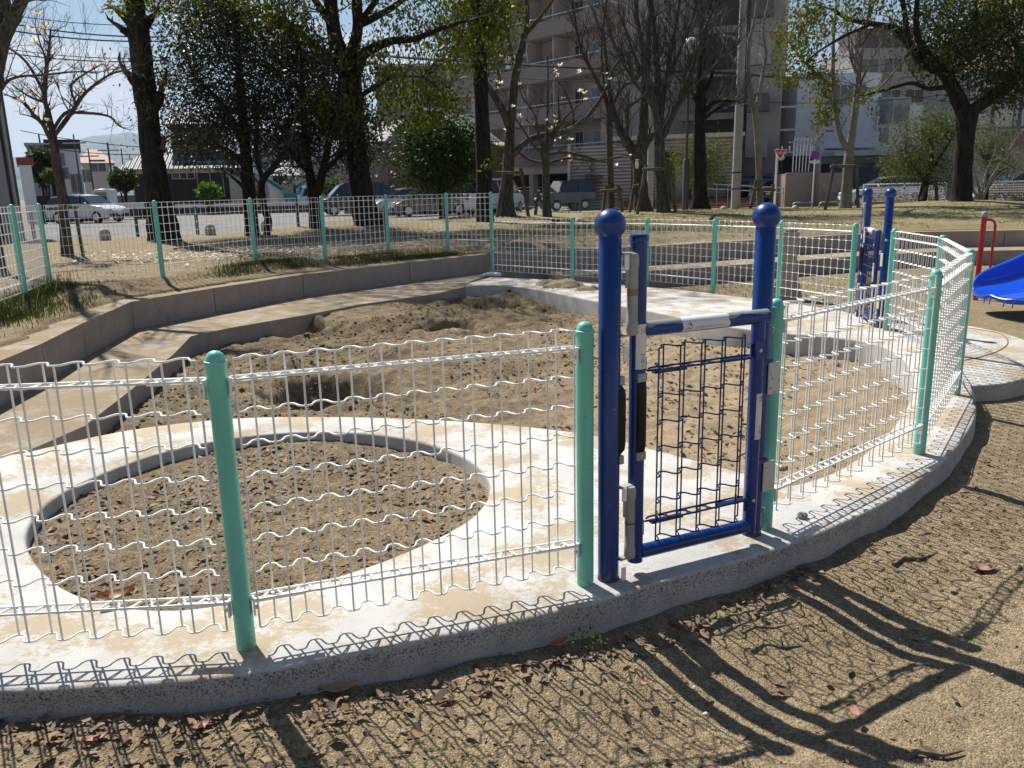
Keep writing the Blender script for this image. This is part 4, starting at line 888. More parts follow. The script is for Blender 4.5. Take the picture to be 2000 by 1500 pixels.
# ------------------------------------------------------------------ ground cover
def blades(name,pts,h,w_,m,lean=.35):
    P=np.array(pts); n=len(P); a=RNG.uniform(0,2*PI,n); d=np.stack([np.cos(a),np.sin(a),np.zeros(n)],1); H=(h*RNG.uniform(.4,1.3,n))[:,None]; ln=RNG.uniform(0,lean,n)[:,None]; b=RNG.uniform(0,2*PI,n); dl=np.stack([np.cos(b),np.sin(b),np.zeros(n)],1)
    up=np.array([0,0,1.]); V=np.stack([P-d*w_,P+d*w_,P+d*w_*.6+up*H*.6+dl*H*ln*.4,P-d*w_*.2+up*H+dl*H*ln],1).reshape(-1,3)
    me=me_np(name,V,np.arange(4*n).reshape(n,4)); me.materials.append(m); o=link(bpy.data.objects.new(name,me)); return tag(o,kind='stuff')
def scat(n,f):
    o=[]
    while len(o)<n:
        q=f()
        if q is not None: o.append(q)
    return o
def zts(P): A=np.array(P); return np.stack([A[:,0],A[:,1],z_terr(A[:,0],A[:,1])],1)
M_WEED=leaf_mat('dark_weeds',[(.03,.05,.015),(.06,.085,.025),(.10,.10,.04),(.04,.06,.02)],.2)
TL=[P13,P14,P15,P16,P17,P18,P19,P20,P21]
def fencefoot():
    i=random.randrange(len(TL)-1); t=random.random(); a,b=TL[i],TL[i+1]; x=a[0]+(b[0]-a[0])*t; y=a[1]+(b[1]-a[1])*t
    if vnoise(np.array([x*1.7]),np.array([y*1.7]),3)[0]<.35: return None
    return (x+random.gauss(0,.13)+.13,y+random.gauss(0,.15)-.15)
blades('grass',zts(scat(14000,fencefoot)),.055,.003,M_WEED)
blades('grass',zts(scat(900,lambda:(lambda q:q if q is None else (q[0]-.1,q[1]+.25))(fencefoot()))),.15,.002,M_GRASS)
blades('grass',zts(scat(3500,lambda:(random.gauss(-4.75,.28),random.gauss(7.7,.8)) if True else None)),.06,.003,M_WEED)
def bank():
    x=random.uniform(-2,24); y=random.uniform(17.2,36)
    if random.random()>17/y or y<np.interp(x,[p[0] for p in UPLIP_R],[p[1] for p in UPLIP_R])+.6 or y>np.interp(x,EDGE_X,EDGE_Y)-.1: return None
    if vnoise(np.array([x*.6]),np.array([y*.6]),3)[0]<.42: return None
    return (x,y)
blades('grass',zts(scat(26000,bank)),.035,.008,M_GRASS)
blades('grass',zts(scat(3000,lambda:(random.uniform(1.4,8),random.uniform(11.5,15)) )),.05,.005,M_GRASS)
# dead leaves
def litter(name,pts,size):
    n=len(pts); P=np.array(pts); a=RNG.uniform(0,2*PI,n); tl=RNG.normal(0,.28,n); d=np.stack([np.cos(a),np.sin(a),tl],1); s=np.stack([-np.sin(a),np.cos(a),RNG.normal(0,.28,n)],1); up=np.array([0,0,1.])
    l=(size*RNG.uniform(.45,1.35,n))[:,None]; w_=l*RNG.uniform(.36,.55,n)[:,None]; c=RNG.uniform(.0,.30,n)[:,None]; V=[]
    for t,ws,cz in ((-.5,.0,.5),(-.2,.42,.0),(.15,.5,.1),(.5,.02,.7)):
        for sd in (-1,1): V.append(P+d*l*t+s*w_*ws*sd+up*(l*c*cz+l*.28*abs(ws)*RNG.uniform(0,1,n)[:,None])+up*.004)
    V=np.stack(V,1).reshape(-1,3); b=np.arange(n)[:,None]*8
    F=np.concatenate([b+np.array([[i,i+1,i+3,i+2]]) for i in (0,2,4)],0)
    me=me_np(name,V,F); smooth(me,180); me.materials.append(M_LITTER); return tag(link(bpy.data.objects.new(name,me)),kind='stuff')
def scatp(n,P,x0,x1,y0,y1,f=None):
    X=RNG.uniform(x0,x1,n*8);Y=RNG.uniform(y0,y1,n*8); k=inpoly(X,Y,P)
    if f is not None: k&=f(X,Y)
    return np.stack([X[k],Y[k]],1)[:n]
def inb(P,q): return inpoly(np.array([q[0]]),np.array([q[1]]),P)[0]
hole=scatp(1000,HOLE,-2.2,-.1,2.6,4.7,lambda x,y:vnoise(x*3,y*3,8)>.40)
A=np.array(hole); litter('fallen_leaves',np.stack([A[:,0],A[:,1],zhole(A[:,0],A[:,1])],1),.040)
pit=scatp(1500,PITPOLY,-3.2,3.2,3.7,9.5,lambda x,y:((x>.2)|(RNG.random(x.shape)<.25))&(vnoise(x*1.6,y*1.6,4)>.42))
A=np.array(pit); litter('fallen_leaves',np.stack([A[:,0],A[:,1],zsand(A[:,0],A[:,1])],1),.042)
def front(q):
    if inb(SLABALL,q): return None
    k=np.exp(-((q[0]+.9)**2)/.9)*np.exp(-(q[1]-1.75)**2/.12)+.10
    return q if random.random()<k else None
A=zts(scat(600,lambda:front((random.uniform(-1.9,4.5),random.uniform(1.0,4.4))))); A[:,2]+=.004; litter('fallen_leaves',A,.046)
litter('fallen_leaves',zts(scat(700,lambda:(random.uniform(-9,-4.3),random.uniform(9,16))))+np.array([0,0,.01]),.05)
litter('fallen_leaves',zts(scat(500,lambda:(random.uniform(-3,16),random.uniform(15.8,26))))+np.array([0,0,.01]),.07)
litter('fallen_leaves',zts(scat(220,lambda:(random.uniform(1.5,8),random.uniform(11,15))))+np.array([0,0,.02]),.06)
# fallen white petals below the far-left magnolia
P_=zts(scat(500,lambda:(random.gauss(-4.8,1.4),random.gauss(14.2,.9))))+np.array([0,0,.01]); o=litter('fallen_petals',P_,.07); o.data.materials.clear(); o.data.materials.append(M_PETAL)
# grit
n=9000; P_=RNG.uniform((-1.9,.95),(4.0,3.6),(n*2,2)); P_=P_[~inpoly(P_[:,0],P_[:,1],SLABALL)][:n]; n=len(P_); Z=z_terr(P_[:,0],P_[:,1]); nz=.010*fbm(P_[:,0],P_[:,1],7,4,2)+.006*fbm(P_[:,0],P_[:,1],45,2,3)
s=RNG.uniform(.0012,.0042,n)*(1+2*(RNG.random(n)>.985)); Oc=np.array([[1,0,0],[0,1,0],[-1,0,0],[0,-1,0],[0,0,.8],[0,0,-.8]],float)
V=(P_[:,None,:].repeat(6,1)); V=np.concatenate([V,(Z+nz+.001)[:,None,None].repeat(6,1)],2)+Oc[None]*s[:,None,None]*RNG.uniform(.6,1.3,(n,6,1))
F=(np.arange(n)[:,None,None]*6+np.array([[0,1,4],[1,2,4],[2,3,4],[3,0,4],[1,0,5],[2,1,5],[3,2,5],[0,3,5]])[None]).reshape(-1,3)
M_GRIT=leaf_mat('grit_grains',[(.42,.34,.23),(.55,.48,.36),(.30,.22,.14),(.62,.58,.50),(.22,.17,.12)],0,.9)
me=me_np('grit',V.reshape(-1,3),F); me.materials.append(M_GRIT); tag(link(bpy.data.objects.new('grit',me)),kind='stuff')
def crumbs(name,P,s,m):
    n=len(P); V=P[:,None,:]+Oc[None]*s[:,None,None]*RNG.uniform(.5,1.35,(n,6,1))
    F=(np.arange(n)[:,None,None]*6+np.array([[0,1,4],[1,2,4],[2,3,4],[3,0,4],[1,0,5],[2,1,5],[3,2,5],[0,3,5]])[None]).reshape(-1,3)
    me=me_np(name,V.reshape(-1,3),F); me.materials.append(m); tag(link(bpy.data.objects.new(name,me)),kind='stuff')
A=scatp(3200,PITPOLY,-3.2,2.2,4.2,12.2,lambda x,y:vnoise(x*1.1,y*1.1,14)>.52+.10*x*(y<8))
crumbs('sand_clods',np.stack([A[:,0],A[:,1],zsand(A[:,0],A[:,1])+.002],1),np.random.default_rng(5).gamma(2.,.0045,len(A))+.003,M_SAND)
A=scatp(900,HOLE,-2.2,-.1,2.6,4.7)
crumbs('sand_clods',np.stack([A[:,0],A[:,1],zhole(A[:,0],A[:,1])+.001],1),np.random.default_rng(6).gamma(2.,.0030,len(A))+.002,M_SAND)
A=zts(scat(2600,lambda:front((random.gauss(-.4,1.6),random.uniform(1.0,3.6))))); A[:,2]+=.006; litter('leaf_fragments',A,.017)
A=scatp(900,HOLE,-2.2,-.1,2.6,4.7); litter('leaf_fragments',np.stack([A[:,0],A[:,1],zhole(A[:,0],A[:,1])+.004],1),.016)
# drifted litter along the kerb foot
A=zts([(x,y-abs(random.gauss(.05,.05))) for x,y in [(lambda t:(t,2.14+.155*(t+1.3)**2-.03))(random.uniform(-1.9,1.2)) for _ in range(420)]]); A[:,2]+=.006; litter('fallen_leaves',A,.034)
# twigs and single bigger leaves
def twig(label,a,b,r,name='twig'):
    A_=G(*a,-.115);B_=G(*b,-.115); v=B_-A_; n=np.array([-v[1],v[0],0]); m=MB(); m.tube([(0,0,0),v*.3+n*.08+[0,0,.006],v*.62-n*.05+[0,0,.003],v],[r,r*.9,r*.8,r*.4],7); m.tube([v*.6-n*.05,v*.75+n*.25+[0,0,.01]],[r*.5,r*.2],5)
    tag(m.build(name,mat('dry_twig',(.20,.145,.10),.9,var=.5,vs=40),None,loc=(A_[0],A_[1],-.108)),label,'twig')
twig('dark curved twig on the soil below the gate',(1450,1240),(1545,1222),.007)
twig('short thick twig on the soil beyond the gate shadow',(1745,1105),(1825,1085),.008)
twig('long twig at the bottom right edge of the soil',(1765,1488),(1880,1470),.008)
twig('thin twig lying on the sand by the left step',(618,592),(655,590),.006)
def bigleaf(label,px,py,z,l,m,ang,cur=.3):
    c=G(px,py,z); V=[];nn=7
    for i in range(nn):
        t=i/(nn-1); w_=math.sin(PI*min(1,t*1.02))**.8*.23*l
        for j in (-1,0,1): V.append(((t-.5)*l,j*w_,.006+cur*l*(abs(j)*.25+(t-.5)**2)))
    F=[(i*3+j,i*3+j+1,(i+1)*3+j+1,(i+1)*3+j) for i in range(nn-1) for j in range(2)]
    o=MB().add(V,F).build('fallen_leaf',m,None,ang=180,loc=c); o.rotation_euler=(random.uniform(-.2,.2),0,ang); tag(o,label,'leaf')
ML=mat('orange_leaf',(.36,.15,.055),.5,col2=(.22,.09,.04),vs=30); ML2=mat('pinkish_leaf',(.40,.19,.14),.6,col2=(.25,.12,.09),vs=25)
bigleaf('big curled orange leaf on the sand behind the leftmost mesh panel',228,1172,.012,.12,ML,.5,.7)
bigleaf('tan curled leaf against the foot of the white kerb',660,1352,-.10,.12,mat('tan_leaf',(.40,.24,.13),.6),.1,.3)
bigleaf('pinkish leaf standing on the soil in the centre foreground',1255,1338,-.10,.055,ML2,1.3,.5)
bigleaf('brown leaf lying in the gate shadow',1668,1392,-.11,.06,ML2,1.4,.2)
bigleaf('reddish leaf on the soil below the left end of the kerb',190,1450,-.10,.075,ML2,.6,.5)
bigleaf('pink folded leaf left of the post shadow on the soil',395,1425,-.10,.07,ML2,.9,.6)
bigleaf('broad brown leaf near the kerb where weeds grow',1090,1262,-.10,.085,ML,.6,.4)
bigleaf('orange leaf on the soil by the short twig',1715,1082,-.12,.07,ML,2.8,.4)
bigleaf('long brown leaf at the right edge of the soil',1920,1115,-.12,.12,ML2,.1,.3)
bigleaf('leaf lying on the sand at the pit edge behind the gate mesh',1385,882,-.17,.07,ML,.3,.4)
q=G(1567,1012,.0); m=MB().sphere((0,0,.012),.024,9,6,(1,.8,.7)); tag(m.build('stone',mat('stone',(.25,.24,.22),.8,bump=.5,bs=60),None,sm=False,loc=q),'small grey stone on the white kerb beside the right fence','stone')
C=[]; 
for k in range(60): q=G(random.gauss(1150,22),random.gauss(1258,9),-.11); C.append((q[0],q[1],-.10+random.random()*.03))
V,F=leaf_cloud(np.array(C),.016,-.6,aspect=.7); me=me_np('weed',V,F); me.materials.append(M_GREENBUSH); o=link(bpy.data.objects.new('weed',me)); tag(o,'small green weed growing at the kerb below the gate','weed')
q=D(1538,575,11.6); df=empty('drinking_fountain',(q[0],q[1],-.2),R(-20),'beige tapered concrete drinking fountain behind the far mesh fence','drinking fountain'); M_BEI=mat('beige_concrete',(.44,.37,.29),.85,var=.2,vs=5,bump=.2,bs=40)
m=MB(); V=[];
for z,wx,wy in ((-.2,.40,.34),(.0,.40,.34),(.12,.34,.30),(.35,.24,.24),(.55,.20,.22),(.80,.21,.24),(.90,.24,.28),(.93,.23,.27)):
    V+=[(-wx/2-.05*(z<.3),-wy/2,z),(wx/2,-wy/2,z),(wx/2,wy/2,z),(-wx/2-.05*(z<.3),wy/2,z)]
F=[(i*4+k,i*4+(k+1)%4,(i+1)*4+(k+1)%4,(i+1)*4+k) for i in range(7) for k in range(4)]+[(28,29,30,31)]
o=m.add(V,F).build('pedestal',M_BEI,df,ang=25); MB().lathe([(.08,.935),(.10,.95),(.10,.965),(.07,.958),(.001,.945)],(0,0,0),16).build('basin',M_HINGE,df); MB().tube([(.06,0,.93),(.06,0,1.02),(.03,0,1.05)],.012,8).build('spout',M_ZINC,df)
# lumps of sand on the far rim
for k,(px,py,r,lb) in enumerate([(1000+75,556,.16,'sand heap on the far white rim, left one'),(1105,560,.22,'largest sand heap on the far white rim'),(1150,566,.13,'small sand heap on the far rim beside the gate post')]):
    q=G(px,py,0); n=16; V=[];F=[]
    for i in range(n):
        for j in range(n):
            x=(i/(n-1)*2-1);y=(j/(n-1)*2-1); V.append((x*r*1.5,y*r,max(-.02,(1-x*x-y*y)*r*.42+float(fbm(np.array([x*3.+k*7]),np.array([y*3.]),1.,3,5)[0])*r*.35)))
    F=[(i*n+j,(i+1)*n+j,(i+1)*n+j+1,i*n+j+1) for i in range(n-1) for j in range(n-1)]
    tag(MB().add(V,F).build('sand_heap',M_SAND,None,ang=180,loc=(q[0],q[1],0)),lb,'sand heap','sand heaps on the pit rim')
# ------------------------------------------------------------------ streets
def sheet(name,poly,z,m):
    V=[(p[0],p[1],z) for p in poly]; t=tessellate_polygon([[Vector((p[0],p[1],0)) for p in poly]])
    F=[]
    for a,b,c in t:
        cr=(poly[b][0]-poly[a][0])*(poly[c][1]-poly[a][1])-(poly[b][1]-poly[a][1])*(poly[c][0]-poly[a][0]); F.append((a,b,c) if cr>0 else (a,c,b))
    return tag(MB().add(V,F).build(name,m,None,sm=False),kind='structure')
M_ASPH=mat('asphalt_light',(.165,.16,.155),.9,col2=(.125,.12,.118),vs=.35,bump=.25,bs=12); M_PAVE=mat('pale_paving',(.43,.41,.38),.9,col2=(.34,.325,.30),vs=.8)
edge=[(x,y+.55) for x,y in zip(EDGE_X,EDGE_Y)]
sheet('asphalt',edge+[(400,33.5),(400,900),(-400,900),(-400,22.1)],.09,M_ASPH)
sheet('pavement',[(-3.6,29.2),(-.7,33.2),(2,35.7),(8,36.7),(13,35.2),(26,33.7),(26,37.6),(13,39.2),(8,40.6),(1,40),(-3,37),(-5,33)],.096,M_PAVE)
M_KERB=mat('kerb_concrete',(.42,.41,.38),.85,var=.25,vs=4,bump=.2,bs=30)
ke=[(x,y+.42) for x,y in zip(EDGE_X[1:-1],EDGE_Y[1:-1])]
mb=MB()
for a,b in zip(ke[:-1],ke[1:]):
    e=np.array(b)-np.array(a); e/=np.linalg.norm(e); mb.prism([a,b,(b[0]-e[1]*.18,b[1]+e[0]*.18),(a[0]-e[1]*.18,a[1]+e[0]*.18)],-.1,.30)
tag(mb.build('kerb',M_KERB,None,sm=False),kind='structure')
for (px0,y0,px1,y1,Dd) in ((745,418,900,423,44),(640,412,745,416,50),(880,428,955,431,38)):
    a=G(px0,y0,.1);b=G(px1,y1,.1); sheet('road_marking',[(a[0],a[1]),(b[0],b[1]),(b[0],b[1]+.35),(a[0],a[1]+.35)],.101,M_WHITEP)
# ------------------------------------------------------------------ building kit
def brick(name,c1,c2,mortar,sx=1.,sz=1.):
    m,N,L,b=nodes(name); b.inputs['Roughness'].default_value=.85; b.inputs['Specular IOR Level'].default_value=.25
    o=N.new('ShaderNodeTexCoord').outputs['Object']; s=N.new('ShaderNodeSeparateXYZ'); L.new(o,s.inputs[0]); cb=N.new('ShaderNodeCombineXYZ'); L.new(math_(N,L,'ADD',s.outputs[0],s.outputs[1]),cb.inputs[0]); L.new(s.outputs[2],cb.inputs[1])
    t=N.new('ShaderNodeTexBrick'); L.new(cb.outputs[0],t.inputs['Vector']); t.inputs['Color1'].default_value=(*c1,1); t.inputs['Color2'].default_value=(*c2,1); t.inputs['Mortar'].default_value=(*mortar,1)
    t.inputs['Scale'].default_value=1; t.inputs['Brick Width'].default_value=.30*sx; t.inputs['Row Height'].default_value=.10*sz; t.inputs['Mortar Size'].default_value=.006
    L.new(mixc(N,L,mrange(N,L,noise(N,L,o,.5,5),.3,.7,0,.25),t.outputs[0],(c2[0]*.6,c2[1]*.6,c2[2]*.6)),b.inputs['Base Color']); return m
M_TILE=brick('brown_tile',(.35,.27,.24),(.29,.22,.195),(.23,.185,.165)); M_TILE2=brick('light_brick',(.36,.29,.23),(.27,.20,.16),(.30,.27,.23)); M_TILE3=brick('red_brick',(.27,.13,.09),(.19,.10,.075),(.20,.15,.12)); M_TILE4=brick('pinkish_tile',(.36,.27,.21),(.31,.23,.18),(.25,.2,.17))
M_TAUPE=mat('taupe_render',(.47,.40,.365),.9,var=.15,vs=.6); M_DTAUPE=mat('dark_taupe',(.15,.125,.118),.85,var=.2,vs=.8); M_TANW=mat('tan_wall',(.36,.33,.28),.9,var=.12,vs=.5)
M_WHW=mat('white_wall',(.66,.68,.72),.8,var=.08,vs=.5); M_GREYW=mat('grey_wall',(.33,.33,.34),.9,var=.15,vs=.5); M_CREAM=mat('cream_wall',(.55,.50,.42),.85,var=.1,vs=.5); M_BLUEW=mat('blue_grey_wall',(.085,.11,.15),.6,var=.15,vs=.5)
M_GLASS=mat('window_glass',(.035,.045,.055),.06,spec=.8); M_CURT=mat('curtained_glass',(.24,.27,.30),.15,col2=(.10,.12,.14),vs=1.6); M_FRAME=mat('aluminium_frame',(.42,.42,.42),.4,metal=.5); M_DARK=mat('opening_shade_paint',(.012,.012,.014),.8)  # M_DARK: shade inside openings, painted as near-black panels
M_RAIL=mat('white_rail',(.62,.62,.62),.4); M_BLACKW=mat('black_boards',(.03,.028,.03),.7,var=.3,vs=3,stretch=(1,1,.1)); M_STEEL=mat('galvanised',(.36,.37,.38),.5,var=.15,vs=2)
def rooft(name,c,k=3.4,amp=.6):
    m,N,L,b=nodes(name); b.inputs['Roughness'].default_value=.55; o=N.new('ShaderNodeTexCoord').outputs['Object']
    w_=N.new('ShaderNodeTexWave'); w_.wave_type='BANDS'; w_.bands_direction='X'; w_.inputs['Scale'].default_value=k; L.new(o,w_.inputs[0])
    L.new(mixc(N,L,w_.outputs[1],tuple(x*.35 for x in c),c),b.inputs['Base Color']); bump(N,L,b,w_.outputs[1],.08); return m
M_KAWARA=rooft('kawara_tiles',(.09,.095,.105),.9); M_RIDGED=mat('roof_sheet',(.20,.21,.235),.7,var=.1,vs=1)
def site(name,label,px,Dd,rz,cat='building',z=.08,off=0):
    c=D(px,380,Dd); return empty(name,(c[0],c[1],z),R(rz),label,cat)
def part(name,m,par,*boxes):
    mb=MB()
    for b in boxes: mb.box(*b)
    return mb.build(name,m,par,sm=False)
def window(par,x,y,z,w_,h,axis='x',glass=None,frame=M_FRAME,mull=1,name='window',d=.06,t=.05):
    """frame part with its glass as child; lies in the x-z plane (axis x) or y-z plane (axis y), outer face at y"""
    mb=MB(); tr=(lambda a,b,c,e,f,g:((min(a,e),min(y-d+b,y-d+f),c),(max(a,e),max(y-d+b,y-d+f),g))) if axis=='x' else (lambda a,b,c,e,f,g:((y+d-max(b,f),min(a,e),c),(y+d-min(b,f),max(a,e),g)))
    for q in ((x,0,z,x+t,d,z+h),(x+w_-t,0,z,x+w_,d,z+h),(x+t,0,z,x+w_-t,d,z+t),(x+t,0,z+h-t,x+w_-t,d,z+h)): mb.box(*tr(*q))
    for k in range(mull): xm=x+w_*(k+1)/(mull+1); mb.box(*tr(xm-t*.5,.005,z+t,xm+t*.5,d-.005,z+h-t))
    f=mb.build(name,frame,par,sm=False); g=MB(); g.box(*tr(x+t,d*.45,z+t,x+w_-t,d*.55,z+h-t)); g.build('pane',glass or M_GLASS,f,sm=False); return f
def Z(py,px,Dd): return float(D(px,py,Dd)[2])
# ---- big brown flats
fl=(6.9,58.0); rz=math.degrees(math.atan2(-12.5,10.5)); W_=21.0
b=empty('apartment_block',(fl[0],fl[1],.08),R(rz),'tall brown tiled apartment block with balconies and striped entrance wall','building')
# local x runs along the balcony front (towards the near corner at x=0), -y is outwards... front face at y=0
H=25.5
part('wall',M_TAUPE,b,((-16.8,1.5,0),(0,13,H)))
fl_z=[3.25,6.2,9.15,12.1,15.05,18.0,20.95,23.9]
for i,z in enumerate(fl_z):
    s=MB(); s.box((-16.9,-.05,z-.28),(.05,1.5,z-.003)); bp_=s.build('balcony_slab',M_TAUPE,b,sm=False)
    part('parapet',M_TILE,bp_,((-16.9,-.17,z-.30),(.17,-.052,z+.82)),((.052,-.05,z-.30),(.17,1.5,z+.82)))
    rl=MB(); rl.tube([(-16.9,-.11,z+1.05),(.11,-.11,z+1.05),(.11,1.5,z+1.05)],.035,6)
    for k in range(15): rl.tube([(-16.8+k*1.2,-.11,z+.8),(-16.8+k*1.2,-.11,z+1.04)],.015,4)
    rl.build('handrail',M_RAIL,bp_)
    for k,(x,w__,hh,zb,gl) in enumerate([(-15.8,1.7,2.0,0,M_CURT),(-12.6,1.2,1.2,.8,M_CURT),(-10.4,1.8,2.0,0,M_CURT),(-7.2,1.7,2.0,0,M_CURT),(-4.6,.9,1.2,.8,M_GLASS),(-3.0,1.9,2.0,0,M_CURT)]):
        window(b,x,1.5,z+zb+.02,w__,hh,glass=gl)
    for x in (-14.0,-8.9,-1.0): part('air_conditioner',M_WHW,bp_,((x,.95,z+.003),(x+.78,1.28,z+.62)))
    if i in (2,4): part('laundry',M_WHITEP,bp_,((-11.0,.35,z+1.1),(-10.3,.37,z+2.0)),((-10.1,.35,z+1.2),(-9.6,.37,z+2.0)))
    for x in (-13.4,-8.2,-5.4,-.6): part('partition',M_TAUPE,bp_,((x,.0,z+.0),(x+.12,1.49,z+2.6)))
# ground floor under the flats
part('transfer_beam',M_CREAM,b,((-16.9,-.02,2.35),(.0,1.45,2.95)))
for x in (-16.6,-12.4,-8.2,-4.0,-.5): part('column',M_TAUPE,b,((x,.05,0),(x+.45,.6,2.34)))
part('carport_wall',M_TILE3,b,((-16.8,1.0,0),(-.2,1.15,1.05)))
rl=MB(); rl.tube([(-16.5,.95,1.4),(-.3,.95,1.4)],.04,6); rl.tube([(-16.5,.95,1.15),(-.3,.95,1.15)],.03,6)
for k in range(9): rl.tube([(-16.5+k*2,.95,1.0),(-16.5+k*2,.95,1.4)],.03,5)
rl.build('carport_rail',M_RAIL,b)
part('carport_back_shade',M_DARK,b,((-16.4,1.30,1.0),(-1,1.48,2.3)))  # near-black sheet that paints the shade at the back of the carport
# recessed middle wing, facing the camera
Mi=Matrix.Rotation(-R(rz),4,'Z')
def loc(px,Dd): 
    c=D(px,380,Dd); v=Mi@Vector((c[0]-fl[0],c[1]-fl[1],0)); return v
def wingpoly(pts): return [(loc(px,d).x,loc(px,d).y) for px,d in pts]
w1=wingpoly([(1196,62.5),(1300,61.5),(1300,75),(1196,75)])
MB().prism(w1,0,H).build('wing_wall',M_TAUPE,b,sm=False)
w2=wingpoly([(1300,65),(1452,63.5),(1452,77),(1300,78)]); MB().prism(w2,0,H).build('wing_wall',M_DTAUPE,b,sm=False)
def panel_on(px0,px1,d0,d1,z0,z1,m,name,th=.12,par=b,out=.0):
    a=loc(px0,d0);c=loc(px1,d1);e=(c-a).normalized(); n=Vector((e.y,-e.x,0)); p=[a+n*out,c+n*out,c+n*(out+th),a+n*(out+th)]
    return MB().prism([(q.x,q.y) for q in p],z0,z1).build(name,m,par,sm=False)
for i,z in enumerate(fl_z):
    for px0,px1,m in ((1222,1236,M_CURT),(1240,1262,M_GLASS),(1266,1290,M_CURT)):
        f=panel_on(px0,px1,62.3,61.8,z+.02,z+2.1,M_FRAME,'window',.08,out=.02); panel_on(px0+1.5,px1-1.5,62.27,61.83,z+.12,z+2.0,m,'pane',.03,par=f,out=.11)
    for px0,px1,m in ((1310,1340,M_CURT),(1344,1378,M_GLASS),(1384,1410,M_DARK),(1416,1446,M_GLASS)):
        f=panel_on(px0,px1,64.95,64.4,z+.1,z+2.2,M_FRAME if m is not M_DARK else M_DTAUPE,'window',.08,out=.02); panel_on(px0+1.5,px1-1.5,64.9,64.45,z+.2,z+2.1,m,'pane',.03,par=f,out=.11)
    s=panel_on(1198,1300,61.6,60.6,z-.3,z+.75,M_TAUPE,'balcony_slab',.9); panel_on(1302,1440,63.8,62.6,z-.3,z+.15,M_TAUPE,'balcony_slab',.7)
    # stair tower landings
t3=wingpoly([(1452,59),(1516,57.5),(1522,70),(1452,72)]); MB().prism(t3,0,H+1).build('stair_tower',M_TAUPE,b,sm=False)
for i,z in enumerate(fl_z):
    panel_on(1462,1482,59,58.6,z+.4,z+2.3,M_DARK,'stair_opening_shade',.05,out=.003)  # stair openings are flat dark panels, their shade painted on solid wall
    f=panel_on(1494,1512,58.1,57.7,z+.5,z+1.7,M_FRAME,'window',.06,out=.003); panel_on(1496,1510,58.06,57.74,z+.6,z+1.6,M_GLASS,'pane',.02,par=f,out=.065)
    if i>4: panel_on(1496,1532,57.2,56.6,z-.6,z+.9,M_TAUPE,'balcony_slab',1.2)
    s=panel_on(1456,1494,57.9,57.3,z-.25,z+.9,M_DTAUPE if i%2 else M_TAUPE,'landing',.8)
# entrance block in ribbed tile
def ribbed(name,c1,c2):
    m,N,L,bb=nodes(name); bb.inputs['Roughness'].default_value=.8; o=N.new('ShaderNodeTexCoord').outputs['Object']; s=N.new('ShaderNodeSeparateXYZ'); L.new(o,s.inputs[0])
    f=math_(N,L,'FRACT',math_(N,L,'MULTIPLY',s.outputs[2],5.2),0); g=mrange(N,L,f,.36,.44); L.new(mixc(N,L,g,c1,c2),bb.inputs['Base Color']); bump(N,L,bb,g,.03); return m
M_RIB=ribbed('ribbed_pink_tile',(.20,.15,.14),(.44,.35,.32))
ent=[(1113,50.5),(1200,49.0),(1240,49.0),(1300,49.5),(1300,60),(1113,61)]
Zt=lambda py,px,d:Z(py,px,d)-.08
pw=wingpoly([(1113,50.5),(1113.8,50.3),(1232,48.6),(1232,50.5),(1117,52.2)])
MB().prism(pw,0,Zt(287,1113,50.5)).build('entrance_wall',M_RIB,b,sm=False)
panel_on(1112,1116,50.44,50.4,0,Zt(285,1113,50.5),M_CREAM,'wall_edge',.35,out=.02)
MB().prism(wingpoly([(1190,50.6),(1445,48.8),(1445,60),(1190,60)]),3.25,3.95).build('entrance_beam',M_RIB,b,sm=False)
MB().prism(wingpoly([(1188,50.3),(1450,48.3),(1450,60),(1188,60)]),3.953,4.18).build('canopy',M_CREAM,b,sm=False)
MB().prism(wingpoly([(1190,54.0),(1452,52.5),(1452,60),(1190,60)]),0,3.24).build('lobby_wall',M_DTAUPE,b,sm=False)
MB().prism(wingpoly([(1268,50.0),(1282,49.9),(1282,50.8),(1268,50.9)]),0,3.24).build('entrance_column',M_RIB,b,sm=False)
MB().prism(wingpoly([(1372,49.6),(1432,49.1),(1432,52.5),(1372,52.9)]),0,3.24).build('entrance_wall',M_RIB,b,sm=False)
panel_on(1236,1254,53.7,53.6,0,2.4,M_TILE3,'door',.06); panel_on(1318,1334,53.2,53.1,0,2.6,M_FRAME,'door',.06)
for i,(py) in enumerate((0,1,2,3)):
    MB().prism(wingpoly([(1186-i*3,48.6-i*.45),(1478,46.6-i*.45),(1478,49.5),(1186-i*3,50.9)]),0,.52-.13*i).build('entrance_step',M_TILE3,b,sm=False)
rl=MB()
def lv(px,d,z): v=loc(px,d); return (v.x,v.y,z)
for (pxa,da,pxb,db) in ((1378,46.5,1530,44.5),):
    for zz in (1.05,.8): rl.tube([lv(pxa,da,zz+.3),lv(pxb,db,zz)],.03,6)
    for k in range(8): t=k/7; rl.tube([lv(pxa+(pxb-pxa)*t,da+(db-da)*t,0),lv(pxa+(pxb-pxa)*t,da+(db-da)*t,1.35-.3*t)],.025,5)
rl.build('ramp_rail',M_STEEL,b)
